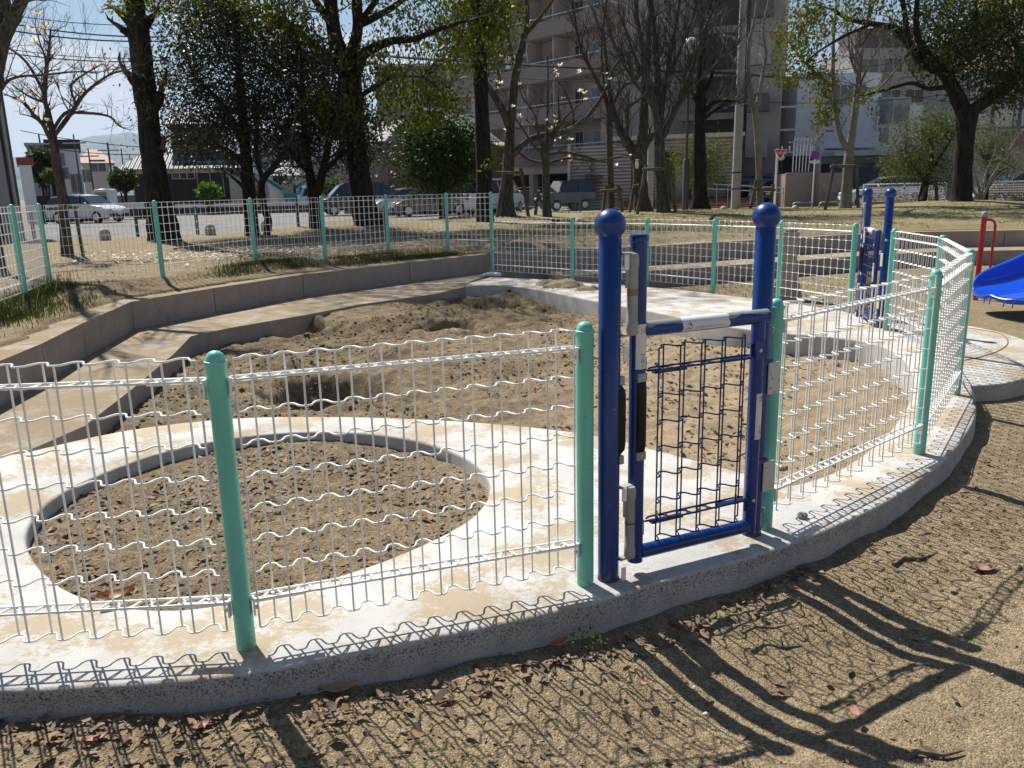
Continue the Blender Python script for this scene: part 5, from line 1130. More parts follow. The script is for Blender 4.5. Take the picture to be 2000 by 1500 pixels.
# crescent mark and faint raised lettering on the entrance wall (illegible bars)
a=loc(1158,49.62);c=loc(1170,49.45);e=(c-a).normalized();n=Vector((e.y,-e.x,0))
def onwall(u,z,o=.02): p=a+e*u+n*(o+.10); return (p.x,p.y,z)
z0=Zt(327,1160,49.6)
rr=MB(); rr.tube([onwall(.08+.20*math.cos(t),z0+.20*math.sin(t)) for t in np.linspace(R(70),R(290),12)],[.02+.05*math.sin(PI*i/11) for i in range(12)],6); rr.build('crescent_mark',mat('dark_blue_metal',(.03,.03,.06),.5),b)
def bars(row,zz,n_,w1):
    m=MB()
    for k in range(n_):
        u=-.42+k*w1; 
        if random.random()<.12: continue
        p=onwall(u,zz); q=onwall(u+w1*.62,zz); m.bar(p,q,.03,random.choice((.13,.17,.17)))
    o=m.build('lettering',mat('rust_letters',(.13,.08,.07),.8),b,sm=False)
for r_,(py,n_) in enumerate(((342,9),(346,16),(351,12),(357,14))): bars(r_,Zt(py,1158,49.6),n_,.075)
# ---- tan apartments behind the camphor
b=site('apartment_block','distant tan apartment block with open balconies behind the brick house',752,92,0)
wd=(925-752)*92/FPX; h=Z(134,840,92)
part('wall',M_TANW,b,((0,0,0),(wd,10,h)))
for i in range(5):
    z=h-3.0*(i+1)
    s=part('balcony_slab',M_TANW,b,((-.1,-1.2,z-.15),(wd+.1,-.005,z)),((-.1,-1.2,z+.003),(wd+.1,-1.05,z+1.0)))
    for k in range(4): window(b,.6+k*2.5,0,z+.1,1.7,1.9,glass=M_GLASS if k%2 else M_CURT)
for k in range(5): part('pier',M_TANW,b,((k*wd/4-.15,-1.04,0),(k*wd/4+.15,-.003,h-.4)))
part('roof_edge',M_TAUPE,b,((-.3,-1.4,h),(wd+.3,10,h+.25)))
# ---- brick house with gable
b=site('brick_house','brick house with grey gabled roof and small meter boxes behind the parked sedans',770,53,-16)
q=53/FPX; wl=5.2; 
h1=Z(278,770,53)
part('wall',M_TILE2,b,((-3.6,.0,0),(0,9,h1)),)
part('side_wall',M_TILE3,b,((0.003,-.8,0),(4.4,9,h1-.1)))
for (x,z,w__,hh) in ((-2.4,4.0,.35,.9),(-1.4,4.0,.35,.9),(-2.9,.2,.6,1.3),(-1.9,.2,.6,1.3),(-.9,.2,.6,1.3),(3.3,1.9,.5,1.2)): window(b,x,-.003 if x<0 else -.803,z,w__,hh,mull=0)
rf=MB(); rf.add([(-3.9,-.4,h1),(0.1,-.4,h1),(0.1,9.2,h1),(-3.9,9.2,h1),(-3.9,4.4,h1+1.6),(.1,4.4,h1+1.6)],[(0,1,5,4),(2,3,4,5),(1,2,5),(3,0,4),(0,3,2,1)]); rf.build('roof',M_RIDGED,b,sm=False)
rf=MB(); rf.add([(0.1,-1.3,h1-.1),(4.8,-1.3,h1-.1),(4.8,9.4,h1-.1),(.1,9.4,h1-.1),(2.4,-1.3,h1+1.9),(2.4,9.4,h1+1.9)],[(0,1,4),(1,2,5,4),(2,3,5),(3,0,4,5),(0,3,2,1)]); rf.build('roof',M_RIDGED,b,sm=False)
for x in (-2.5,-1.5,-1.1): MB().sphere((x,-.12,2.3),.14,10,6,(1,.6,1)).build('vent_cover',M_WHITEP,b)
for k in (0,1): part('meter_box',M_WHITEP,b,((-.5+k*.22,-.12,1.0),(-.36+k*.22,-.004,1.5)))
b=site('brick_house','low dark red brick building right of the camellia shrub',842,56,-4)
part('wall',M_TILE3,b,((0,0,0),(4.4,8,Z(288,880,56)))); part('entry_shade',M_DARK,b,((.5,-.05,0),(1.7,-.003,2.2))); window(b,2.6,0,1.0,1.0,1.0); part('roof_edge',M_GREYW,b,((-.2,-.2,Z(288,880,56)+.003),(4.6,8,Z(288,880,56)+.25)))  # doorway shade painted as a black panel
# ---- houses to the left
def house(label,pxa,pxb,Dd,pyt,m,wins=(),roof=None,rz=0,depth=8,name='house'):
    b=site(name,label,pxa,Dd,rz); w__=(pxb-pxa)*Dd/FPX; h=Z(pyt,(pxa+pxb)/2,Dd)-.08; part('wall',m,b,((0,0,0),(w__,depth,h)))
    for (px,py,ww,hh) in wins: window(b,(px-pxa)*Dd/FPX-ww/2,0,Z(py,px,Dd)-hh/2,ww,hh)
    if roof=='flat': part('parapet_cap',M_GREYW,b,((-.15,-.15,h),(w__+.15,depth+.15,h+.2)))
    elif roof=='dark': part('parapet_cap',M_BLACKW,b,((-.15,-.15,h),(w__+.15,depth+.15,h+.75)))
    elif roof:
        o=.6; r=MB().add([(-o,-o,h),(w__+o,-o,h),(w__+o,depth+o,h),(-o,depth+o,h),(w__*.3,depth/2,h+1.5),(w__*.7,depth/2,h+1.5)],[(0,1,5,4),(1,2,5),(2,3,4,5),(3,0,4),(0,3,2,1)]); r.build('roof',roof,b,sm=False)
    return b,w__,h
house('pale grey box shaped house, left half behind the garden pine',66,104,72,283,M_GREYW,[(92,330,.8,.9)],'flat',rz=28)
house('white three storey house with black parapet beside the bare magnolia',104,158,70,290,M_WHW,[(120,313,1.1,1.1),(124,340,1.1,1.0),(146,360,.9,1.6)],'dark',rz=27)
house('small cream house with pinkish hipped roof among the utility poles',168,214,84,318,M_CREAM,[(195,325,1.4,1.2),(172,345,1.0,1.3)],mat('pink_roof',(.42,.27,.22),.8,var=.1,vs=1),rz=26)
b,w__,h=house('black boarded Japanese house with grey tiled roof behind the pruned trunk',264,446,63,338,M_BLACKW,[(347,344,1.1,.55),(361,344,1.1,.55),(402,352,1.9,2.6)],rz=13)
part('fascia',M_CREAM,b,((-.2,-.3,h),(w__+.2,6,h+.35)))
r=MB().add([(-.9,-1.2,h+.32),(w__+.9,-1.2,h+.32),(w__+.9,8.4,h+.32),(-.9,8.4,h+.32),(.8,3.6,h+2.0),(w__-.8,3.6,h+2.0)],[(0,1,5,4),(1,2,5),(2,3,4,5),(3,0,4),(0,3,2,1)]); r.build('roof',M_KAWARA,b,sm=False)
part('upper_storey',mat('brown_wall',(.16,.09,.07),.8),b,((2.6,2.4,h+1.2),(6.2,7,h+3.7))); r=MB().add([(2.0,1.8,h+3.7),(6.8,1.8,h+3.7),(6.8,7.6,h+3.7),(2.0,7.6,h+3.7),(2.8,4.6,h+4.9),(6.0,4.6,h+4.9)],[(0,1,5,4),(1,2,5),(2,3,4,5),(3,0,4),(0,3,2,1)]); r.build('roof',M_KAWARA,b,sm=False)
house('white shed wall to the right of the black house',450,486,64,345,M_CREAM,[],'flat',depth=5)
house('white house end seen between the two evergreen trunks',528,576,70,343,M_WHW,[(545,352,.9,1.2)],M_RIDGED)
house('pale blue grey building behind the excavator',500,612,96,262,mat('pale_blue_wall',(.42,.50,.60),.8,var=.1,vs=.4),[(520+i*22,300+j*22,1.2,1.2) for i in range(4) for j in range(2)],'flat')
house('beige house left of the big camphor trunk',612,668,76,322,M_CREAM,[(640,345,1.2,1.1)],'flat')
house('taupe house behind the dark van',668,706,70,330,M_TAUPE,[(690,350,1.,1.)],'flat')
# left edge flats with pipes
b=site('apartment_block','brown flats with grey drain pipes cropped by the left edge',-150,27,34)
w__=(30+150)*27/FPX*.87; part('wall',mat('brown_edge_wall',(.17,.13,.115),.85,var=.25,vs=1.2),b,((0,0,0),(w__,9,13)))
part('pilaster',M_GREYW,b,((w__-.62,-.25,0),(w__-.30,-.003,13))); 
for x in (w__-.14,w__-.80): MB().tube([(x,-.10,0),(x,-.10,13)],.055,8).build('drain_pipe',M_STEEL,b)
for i in range(4): part('wall_band',M_WHW,b,((0,-.03,1.7+i*3),(w__-.9,-.003,2.3+i*3))); 
for i in range(4): part('opening_shade',M_DARK,b,((0.3,-.02,.0+i*3),(w__-1.0,-.001,1.6+i*3)))  # dark sheets paint the shade of openings on an unbroken wall
house('low white shop with red fascia between the brown flats and the pine',46,66,48,322,M_WHW,[],None,depth=1.2,rz=30); part('fascia',mat('red_fascia',(.26,.04,.03),.6),[o for o in bpy.data.objects if o.name.startswith('house')][-1] if False else bpy.data.objects[[o.name for o in bpy.data.objects if o.get('label','').startswith('low white shop')][0]],((-.1,-.2,Z(322,56,48)-.02),(.75,5,Z(310,56,48))))
# ---- right hand buildings
b=site('office_building','white stepped office building with dark blue ground floor, right of the stop sign',1546,60,7)
q=60/FPX
part('wall',M_WHW,b,((0,0,Z(306,1570,60)),(2.3,9,Z(150,1570,60))),((2.303,1.0,0),(12.2,10,Z(205,1700,60))))
part('upper_wall',M_WHW,b,((2.303,4.0,Z(205,1700,60)+.003),(8.6,10,Z(128,1650,60))))
part('balcony',M_WHW,b,((2.303,.1,Z(290,1680,60)),(6.4,.997,Z(258,1680,60)))); part('roof_slab',M_WHW,b,((2.2,-1.6,Z(292,1700,60)-.5),(12.4,.97,Z(290,1700,60)-.22)))
part('ground_floor',M_BLUEW,b,((2.4,-.6,0),(7.0,.98,2.55)),((7.02,-.2,0),(12,.98,2.5)))
for x in (7.2,8.8,10.4): window(b,x,-.203,.4,1.3,2.0,mull=0,glass=M_CURT)
for (px,py,ww,hh) in ((1755,215,2.6,1.9),(1615,268,1.5,1.2),(1735,263,1.1,1.1),(1600,225,.9,1.6)): 
    x=(px-1546)*q; window(b,x-ww/2,(.997 if x>2.4 else -.003),Z(py,px,60)-hh/2,ww,hh,glass=M_CURT)
window(b,3.2,3.997,Z(205,1640,60)+.3,4.2,1.5,glass=M_GLASS,mull=3); MB().tube([(6.6,.8,0),(6.6,.8,Z(205,1700,60))],.06,6).build('drain_pipe',M_RAIL,b)
b=site('apartment_block','grey flats with white edged balconies far behind the stop sign',1524,85,5)
wd=3.2; part('wall',M_DTAUPE,b,((0,0,0),(wd,8,Z(178,1540,85))))
for i in range(6):
    z=Z(178,1540,85)-2.1-i*2.3; s=part('balcony_slab',M_RAIL,b,((-.1,-1.3,z),(wd,-.003,z+.28))); part('opening_shade',M_DARK,s,((.3,-.04,z+.4),(wd-.3,-.005,z+1.6)))  # inner shade of each balcony painted as a dark sheet
part('glass_rail',M_CURT,b,((0,-1,Z(178,1540,85)),(3.2,-.9,Z(165,1540,85))))
b=site('office_building','dark grey offices with rooftop plant behind the white building',1650,88,3); h=Z(95,1700,88)
part('wall',M_GREYW,b,((0,0,0),(10.5,8,h)),((10.503,0,0),(17,8,Z(160,1850,88))))
for i in range(5):
    for k in range(4): window(b,.6+k*2.5,0,h-2.4-i*3,2.0,1.4)
part('roof_plant',M_DTAUPE,b,((1,2,h+.003),(7,6,h+2.2)))
for k in range(3): part('roof_unit',M_WHW,b,((11+k*1.9,1,Z(160,1850,88)+.003),(12.2+k*1.9,3,Z(160,1850,88)+1.3)))
b=site('showroom_building','pale panelled building with blue mullions behind the huge camphor tree',1868,50,-10)
h=Z(140,1930,50); part('wall',mat('pale_panel',(.52,.52,.46),.4,var=.06,vs=.5),b,((0,0,Z(258,1930,50)),(9,8,h)))
for k in range(6): part('mullion',M_BLUEW,b,((k*1.45,-.08,Z(258,1930,50)),(k*1.45+.16,-.003,h)))
for py in (200,256): part('transom',M_BLUEW,b,((.165,-.06,Z(py,1930,50)),(9,-.003,Z(py,1930,50)+.12)))
part('awning',mat('brown_awning',(.20,.13,.12),.7),b,((2.2,-1.6,Z(290,1960,50)),(9,-.1,Z(262,1960,50)))); part('shop_wall',M_CREAM,b,((.1,.0,0),(9,7.9,Z(258,1930,50)-.003))); part('garage_opening_shade',M_DARK,b,((2.4,-.05,0),(8.6,-.003,1.6)))  # garage depth is a near-black panel, shade put in as colour
b=site('apartment_block','pinkish tower cropped by the top right corner',1952,78,-6); h=Z(-260,1980,78); part('wall',M_TILE4,b,((0,0,0),(9,10,h)))
for i in range(9):
    for k in range(3): window(b,.8+k*2.7,0,h-3-i*3.1,1.6,1.3)
# ---- pinkish substation wall with pipes
b=site('substation','pinkish tiled box wall with lattice panel and pipes under the utility pole',1540,44,0,'substation'); q=44/FPX; h=Z(338,1590,44)-.08
part('wall',M_TILE4,b,((0,.6,0),(1.6,2.6,h))); MB().prism([(1.603,.0),(2.9,.35),(2.9,2.6),(1.603,2.6)],0,h).build('wall',M_TILE4,b,sm=False)
lt=MB()
for k in range(7):
    for s in (-1,1): lt.bar((1.95+k*.11,.06+k*.03,.75),(1.95+k*.11+s*.25,.06+k*.03,1.45),.03)
lt.build('lattice_panel',M_CREAM,b,sm=False)
for k in range(6):
    x=.55+k*.17; MB().tube([(x,1.2,h-.02),(x+.01*k,1.2,h+1.7+.1*(k%2)),(x+.08,1.2,h+1.85)],.028,6).build('conduit',M_WHITEP,b)
part('cable_tray',M_STEEL,b,((.2,1.0,h+.003),(1.7,1.4,h+.06)),((.3,1.1,h+1.6),(1.6,1.3,h+1.66)))
# ------------------------------------------------------------------ street furniture
def pole(label,name,cat,px0,py0,py1,Dd,wpx,m,px1=None,taper=.75,bands=()):
    a=D(px0,py0,Dd); z0=zt(a[0],a[1]) if Dd<36 else .08; zt_=D(px1 or px0,py1,Dd)[2]; root=empty(name,(a[0],a[1],z0),0,label,cat); r=wpx*Dd/FPX/2
    MB().lathe([(r,-.3),(r*taper,zt_-z0),(.001,zt_-z0+.01)],(0,0,0),16).build('shaft',m,root,ang=60)
    for py in bands:
        zb=D(px0,py,Dd)[2]-z0; MB().lathe([(r*1.05,zb-.02),(r*1.05,zb+.02)],(0,0,0),16).build('steel_band',M_BLACK,root)
    return root,zt_-z0
M_POLE=mat('pole_concrete',(.36,.36,.35),.8,var=.15,vs=2,bump=.1,bs=20)
pl1,hp=pole('thick pale concrete utility pole with dark steel bands by the entrance steps','utility_pole','utility pole',1436,412,-60,33,18,M_POLE,1450,.72,(337,369))
MB().bar((-.1,0,hp*.72),(-.7,0,hp*.74),.10,.08).build('bracket_arm',M_STEEL,pl1)
pole('grey concrete pole standing just behind the lopped bare trunk','utility_pole','utility pole',1269,412,150,36,13,M_POLE,1278,.8)
pt,hp=pole('utility pole with transformer and cross arms above the substation wall','utility_pole','utility pole',1594,385,172,47,11,M_POLE,1597,.8)
for z in (hp-1.,hp-2.2,hp-3.4): part('cross_arm',M_STEEL,pt,((-2.3,-.16,z),(.9,-.06,z+.1)))
MB().lathe([(.22,hp-.2),(.25,hp-.1),(.25,hp+.6),(.2,hp+.7)],(.1,-.35,0),12).build('transformer',M_STEEL,pt)
for k in range(5): MB().lathe([(.05,hp-3.3),(.03,hp-3.2),(.05,hp-3.1),(.03,hp-3.0)],(-2.1+k*.42,-.11,0),8).build('insulator',M_WHITEP,pt)
for px0,py0,py1,dd,w__,lb in ((92,372,262,60,4.2,'thin dark utility pole left of the magnolia fork'),(160,382,262,66,3.6,'dark utility pole at the corner of the white house'),(183,372,290,75,3.4,'utility pole standing before the cream house'),(222,372,278,72,4.6,'thickest utility pole left of the pruned trunk, with fittings'),(244,350,290,95,3,'small leaning looking utility pole close left of the pruned trunk'),(258,345,302,130,2,'tiny far utility pole beside the mountains')):
    r_,h_=pole(lb,'utility_pole','utility pole',px0,py0,py1,dd,w__,mat('dark_pole',(.10,.09,.085),.8),px0-4,.7); part('cross_arm',M_STEEL,r_,((-.9,-.08,h_-.7),(.9,0,h_-.6)))
def cable(label,pts,r,Dd,sag=.3):
    P=[]
    for (a,b) in zip(pts[:-1],pts[1:]):
        A=D(a[0],a[1],a[2]);B=D(b[0],b[1],b[2])
        for i in range(12): t=i/12; P.append(A+(B-A)*t-np.array([0,0,sag*4*t*(1-t)]))
    P.append(B); tag(MB().tube(P,r,5).build('overhead_cable',M_BLACK,None),label,'cable','overhead cables')
cable('thick black cable bundle crossing from the tan flats to the concrete pole',[(690,105,40),(1446,143,33),(1600,150,47)],.055,0,.1)
cable('thin cable just under the thick black bundle across the flats',[(690,118,40),(1446,160,33)],.018,0,.35)
for i,(a,b,r) in enumerate([((-20,22),(330,48),.02),((-20,38),(330,72),.035),((-20,52),(330,80),.035),((-20,90),(330,112),.02),((-20,98),(330,118),.03),((40,255),(330,290),.03),((100,290),(330,300),.03)]):
    cable(['highest thin cable across the left sky','second cable across the left sky, thicker','third cable across the left sky, thicker','fourth cable across the left sky','fifth cable, lowest of the upper left group','cable over the white house roof','cable between the far poles before the mountains'][i],[(a[0],a[1],45 if i<5 else 70),(b[0],b[1],45 if i<5 else 70)],r,0,.25)
for i,(a,b) in enumerate([((1446,60),(2050,20)),((1446,150),(2050,60)),((1500,200),(2050,150)),((1540,130),(2050,215))]): cable(['topmost thin cable over the right trees','thin cable from the concrete pole to the right','thin cable in front of the white office wall','thin cable sloping down to the panelled building'][i],[(a[0],a[1],40),(b[0],b[1],40)],.015,0,.4)
# lamp
r_,h_=pole('dark park lamp post with a white globe between two trunks','street_lamp','street lamp',1338,412,106,30,7,mat('dark_steel',(.07,.07,.075),.5),1345,.6)
MB().lathe([(.115,-.2),(.115,1.75),(.07,1.82)],(0,0,0),14).build('pole_base',MATS['dark_steel'],r_); MB().sphere((.05,0,h_+.25),.30,24,16).build('globe',mat('white_globe',(.75,.75,.75),.3),r_,ang=180); MB().lathe([(.12,h_-.12),(.14,h_)],(.05,0,0),12).build('globe_collar',MATS['dark_steel'],r_)
def globe(label,px,py,Dd,r):
    a=D(px,py,Dd); z=a[2]; root=empty('street_lamp',(a[0],a[1],.1),0,label,'street lamp'); MB().lathe([(.05,-.1),(.04,z-.3)],(0,0,0),8).build('shaft',MATS['dark_steel'],root); MB().sphere((0,0,z-.1),r,16,10).build('globe',MATS['white_globe'],root,ang=180)
globe('small white globe lamp behind the stop sign',1527,308,50,.17); globe('white globe lamp at the right edge before the pinkish tower',1998,66,40,.4)
# signs
M_RED=mat('sign_red',(.42,.012,.018),.45); M_SBLUE=mat('sign_blue',(.01,.06,.50),.4)
a=D(1513,392,38); root=empty('stop_sign',(a[0],a[1],.1),R(-12),'red inverted triangle stop sign on a white pole','road sign'); zc=Z(292,1517,38)-.1
MB().lathe([(.045,-.2),(.040,zc+.02),(.001,zc+.03)],(0,0,0),12).build('pole',M_WHITEP,root)
s=.29; bd=MB().extr([(-s+.14,zc),(s+.14,zc),(.14,zc-s*1.72)],-.06,-.045).build('sign_plate',M_WHITEP,root,sm=False); MB().extr([(-s+.18,zc-.024),(s+.10,zc-.024),(.14,zc-s*1.72+.085)],-.064,-.0605).build('sign_face',M_RED,bd,sm=False)
me=text_mesh('t','止まれ',.165,None,None,None); 
for v in me.vertices: v.co=(v.co.x+.14,-.068,v.co.y+zc-.165)
put_mesh('lettering',me,M_WHITEP,bd)
a=D(1587,382,41); root=empty('no_parking_sign',(a[0],a[1],.1),R(-8),'round blue and red no parking sign in front of the conduits','road sign'); zc=Z(303,1587,41)-.1
MB().lathe([(.03,-.2),(.028,zc)],(0,0,0),10).build('pole',M_WHITEP,root)
RX_=Matrix.Translation((0,-.05,zc))@Matrix.Rotation(R(90),4,'X')
bd=MB().lathe([(.21,-.006),(.21,.006)],(0,0,0),28,RX_).build('sign_plate',M_RED,root,ang=30); MB().lathe([(.155,-.0),(.155,.010)],(0,0,0),28,RX_).build('sign_face',M_SBLUE,bd,ang=30); MB().bar((-.14,-.062,zc+.14),(.14,-.062,zc-.14),.004,.045,up=(0,1,0)).build('sign_slash',M_RED,bd,sm=False)
pl=part('sign_board',M_WHITEP,root,((-.22,-.055,zc-.38),(.22,-.045,zc-.26))); 
tb=MB()
for k in range(6): tb.box((-.18+k*.06,-.058,zc-.35),(-.145+k*.06,-.0553,zc-.29))
tb.build('lettering',M_GREYW,pl,sm=False)
# park edge posts with cable, bollards and barriers
def small(label,name,cat,px,py,Dd,build,group=None,z=None):
    a=D(px,py,Dd); zz=zt(a[0],a[1]) if z is None else z; root=empty(name,(a[0],a[1],zz),0,label,cat,group); build(root); return root
M_GREENP=mat('dark_green_post',(.02,.10,.09),.5)
for i,(px,py) in enumerate(((70,480),(270,468),(387,462),(584,455))): small(['leftmost dark green edge post of the car park','dark green edge post left of the pruned trunk','dark green edge post right of the pruned trunk','dark green edge post between the evergreen trunks'][i],'edge_post','post',px,py,21.6,lambda r_:MB().lathe([(.045,-.3),(.045,.72),(.03,.75)],(0,0,0),10).build('shaft',M_GREENP,r_))
for i,(px,py,dd) in enumerate(((207,475,20),(412,465,20.8),(521,462,21.2),(1131,425,24),(1413,413,30),(1553,410,30.5))):
    small(['rounded stone bollard near the small magnolia','rounded stone bollard in front of the parking area, centre left','rounded stone bollard between the evergreen stems','half buried round stone left of the near gate ball','half buried round stone beside the concrete pole','half buried round stone by the pipe barriers'][i],'stone_bollard','bollard',px,py,dd,(lambda k:(lambda r_:MB().lathe([(.13,-.3),(.13,.14 if k<3 else .0),(.115,.22 if k<3 else .06),(.07,.27 if k<3 else .11),(.001,.285 if k<3 else .13)],(0,0,0),14).build('stone',M_KERB,r_,ang=60)))(i))
for i,(pa,pb) in enumerate(((1548,1586),(1600,1636),(1639,1668))):
    a=D(pa,410,31);b_=D(pb,410,31); root=empty('pipe_barrier',(a[0],a[1],.25),math.atan2(b_[1]-a[1],b_[0]-a[0]),['steel pipe barrier nearest the stop sign','middle steel pipe barrier before the substation wall','steel pipe barrier half behind the pale forked trunk'][i],'barrier'); w__=math.dist(a[:2],b_[:2])
    MB().tube([(0,0,-.3),(0,0,.32),(.03,0,.38),(.1,0,.41),(w__-.1,0,.41),(w__-.03,0,.38),(w__,0,.32),(w__,0,-.3)],.028,8).build('pipe_hoop',M_STEEL,root)
a=D(1096,408,33); root=empty('pipe_barrier',(a[0],a[1],.2),0,'white hooped barrier in front of the navy off-roader','barrier'); MB().tube([(0,0,-.2),(0,0,.35),(.04,0,.42),(.26,0,.42),(.3,0,.35),(.3,0,-.2)],.035,8).build('pipe_hoop',M_RAIL,root)
# green chain link fence
root=empty('chainlink_fence',(0,0,.2),0,'low green chain link fence before the car bays','fence'); M_GW=mat('green_wire',(.05,.17,.15),.5)
A_=D(962,408,32.5)[:2];B_=D(1216,412,33.5)[:2]; L_=math.dist(A_,B_); e=(B_-A_)/L_; m=MB()
for k in range(int(L_/.14)):
    for s in (-1,1):
        x0=k*.14; x1=x0+s*.62
        if 0<=x1<=L_: m.tube([(A_[0]+e[0]*x0,A_[1]+e[1]*x0,.0),(A_[0]+e[0]*x1,A_[1]+e[1]*x1,.62)],.0035,3,False)
m.build('mesh',M_GW,root)
for k in range(4): t=k/3; MB().tube([(A_[0]+e[0]*L_*t,A_[1]+e[1]*L_*t,-.3),(A_[0]+e[0]*L_*t,A_[1]+e[1]*L_*t,.68)],.028,8).build('post',M_GW,root)
MB().tube([(*A_,.63),(*B_,.63)],.018,6).build('top_rail',M_GW,root)
# white guard fences right
def wfence(label,pxa,pxb,da,db,pb_):
    A_=D(pxa,pb_,da)[:2];B_=D(pxb,pb_,db)[:2]; root=empty('guard_fence',(A_[0],A_[1],.3),0,label,'fence'); v=B_-A_; L_=np.linalg.norm(v); e=v/L_; m=MB()
    for k in range(int(L_/.09)+1): m.tube([(e[0]*k*.09,e[1]*k*.09,.12),(e[0]*k*.09,e[1]*k*.09,.92)],.006,3,False)
    for z in [.12+.1*j for j in range(9)]: m.tube([(0,0,z),(v[0],v[1],z)],.007,3,False)
    m.build('wire_panel',M_RAIL,root); MB().tube([(0,0,.94),(v[0],v[1],.94)],.03,6).build('top_rail',M_RAIL,root)
    n_=max(1,round(L_/2))
    for k in range(n_+1): t=k/n_; MB().tube([(v[0]*t,v[1]*t,-.3),(v[0]*t,v[1]*t,.97)],.04,8).build('post',M_RAIL,root)
wfence('white guard fence behind the far gate and hedge',1686,1846,36.5,34.5,383); wfence('white guard fence at the right edge behind the brown hedge',1925,2080,35,34,380)
# white beam rail and low wall across the car park
root=empty('guard_rail',(0,0,.1),0,'long white guard rail on a dark low wall across the car park','guard rail')
A_=D(150,400,60)[:2];B_=D(662,396,60)[:2]; v=B_-A_
part('low_wall',mat('mossy_wall',(.10,.09,.075),.9,var=.5,vs=1),root,((A_[0],A_[1],0),(B_[0],A_[1]+.3,.48)))
part('beam',M_RAIL,root,((A_[0]+1,A_[1]-.06,.50),(B_[0],A_[1]+.0,.78)))
for k in range(9): part('post',M_RAIL,root,((A_[0]+1+k*2.2,A_[1]+.003,.482),(A_[0]+1.1+k*2.2,A_[1]+.1,.8)))
part('block_wall',mat('block_wall_grey',(.24,.23,.22),.9,var=.3,vs=2),tag(empty('garden_wall',(*D(168,380,66)[:2],.08)),'grey block wall in front of the cream house','wall'),((-.5,0,0),(3.8,.2,1.5)))
part('boards',M_BLACKW,tag(empty('timber_fence',(*D(52,380,50)[:2],.08)),'dark timber fence and sheds behind the small magnolia','fence'),((0,0,0),(3.6,.2,1.2)),((.2,.3,0),(1.4,1.6,1.55)),((1.8,.3,0),(3.3,1.6,1.35)))
# hedges and brick planter
def hedge(label,pxa,pxb,da,db,h,leaf,z=.25):
    A_=D(pxa,395,da)[:2];B_=D(pxb,395,db)[:2]; root=empty('hedge',(A_[0],A_[1],z),0,label,'hedge'); v=B_-A_; L_=np.linalg.norm(v); n=int(1500*L_/3)
    t=RNG.random(n)[:,None]; P=np.concatenate([v[None]*t+RNG.normal(0,.22,(n,2)),(RNG.random((n,1))**.7)*h*(1+.15*np.sin(t*31))],1); V,F=leaf_cloud(P,.07,0,aspect=.6); me=me_np('foliage',V,F); me.materials.append(leaf); link(bpy.data.objects.new('foliage',me),root); return root
M_HEDGE=leaf_mat('brown_hedge',[(.16,.09,.05),(.10,.10,.04),(.22,.12,.07),(.07,.07,.03)],.2)
hedge('reddish brown clipped hedge above the red brick planter',1696,1850,33,31.5,.50,M_HEDGE,.35); hedge('low brown hedge along the right edge behind the huge trunk',1905,2080,31.5,30,.45,M_HEDGE,.35)
A_=D(1692,408,31.3)[:2];B_=D(1790,408,30.3)[:2]; e=(B_-A_)/np.linalg.norm(B_-A_); o=tag(MB().prism([tuple(A_),tuple(B_),(B_[0]-e[1]*.3,B_[1]+e[0]*.3),(A_[0]-e[1]*.3,A_[1]+e[0]*.3)],.0,.62).build('brick_planter',M_TILE3,None,sm=False),'low red brick planter wall at the end of the hedge','planter')
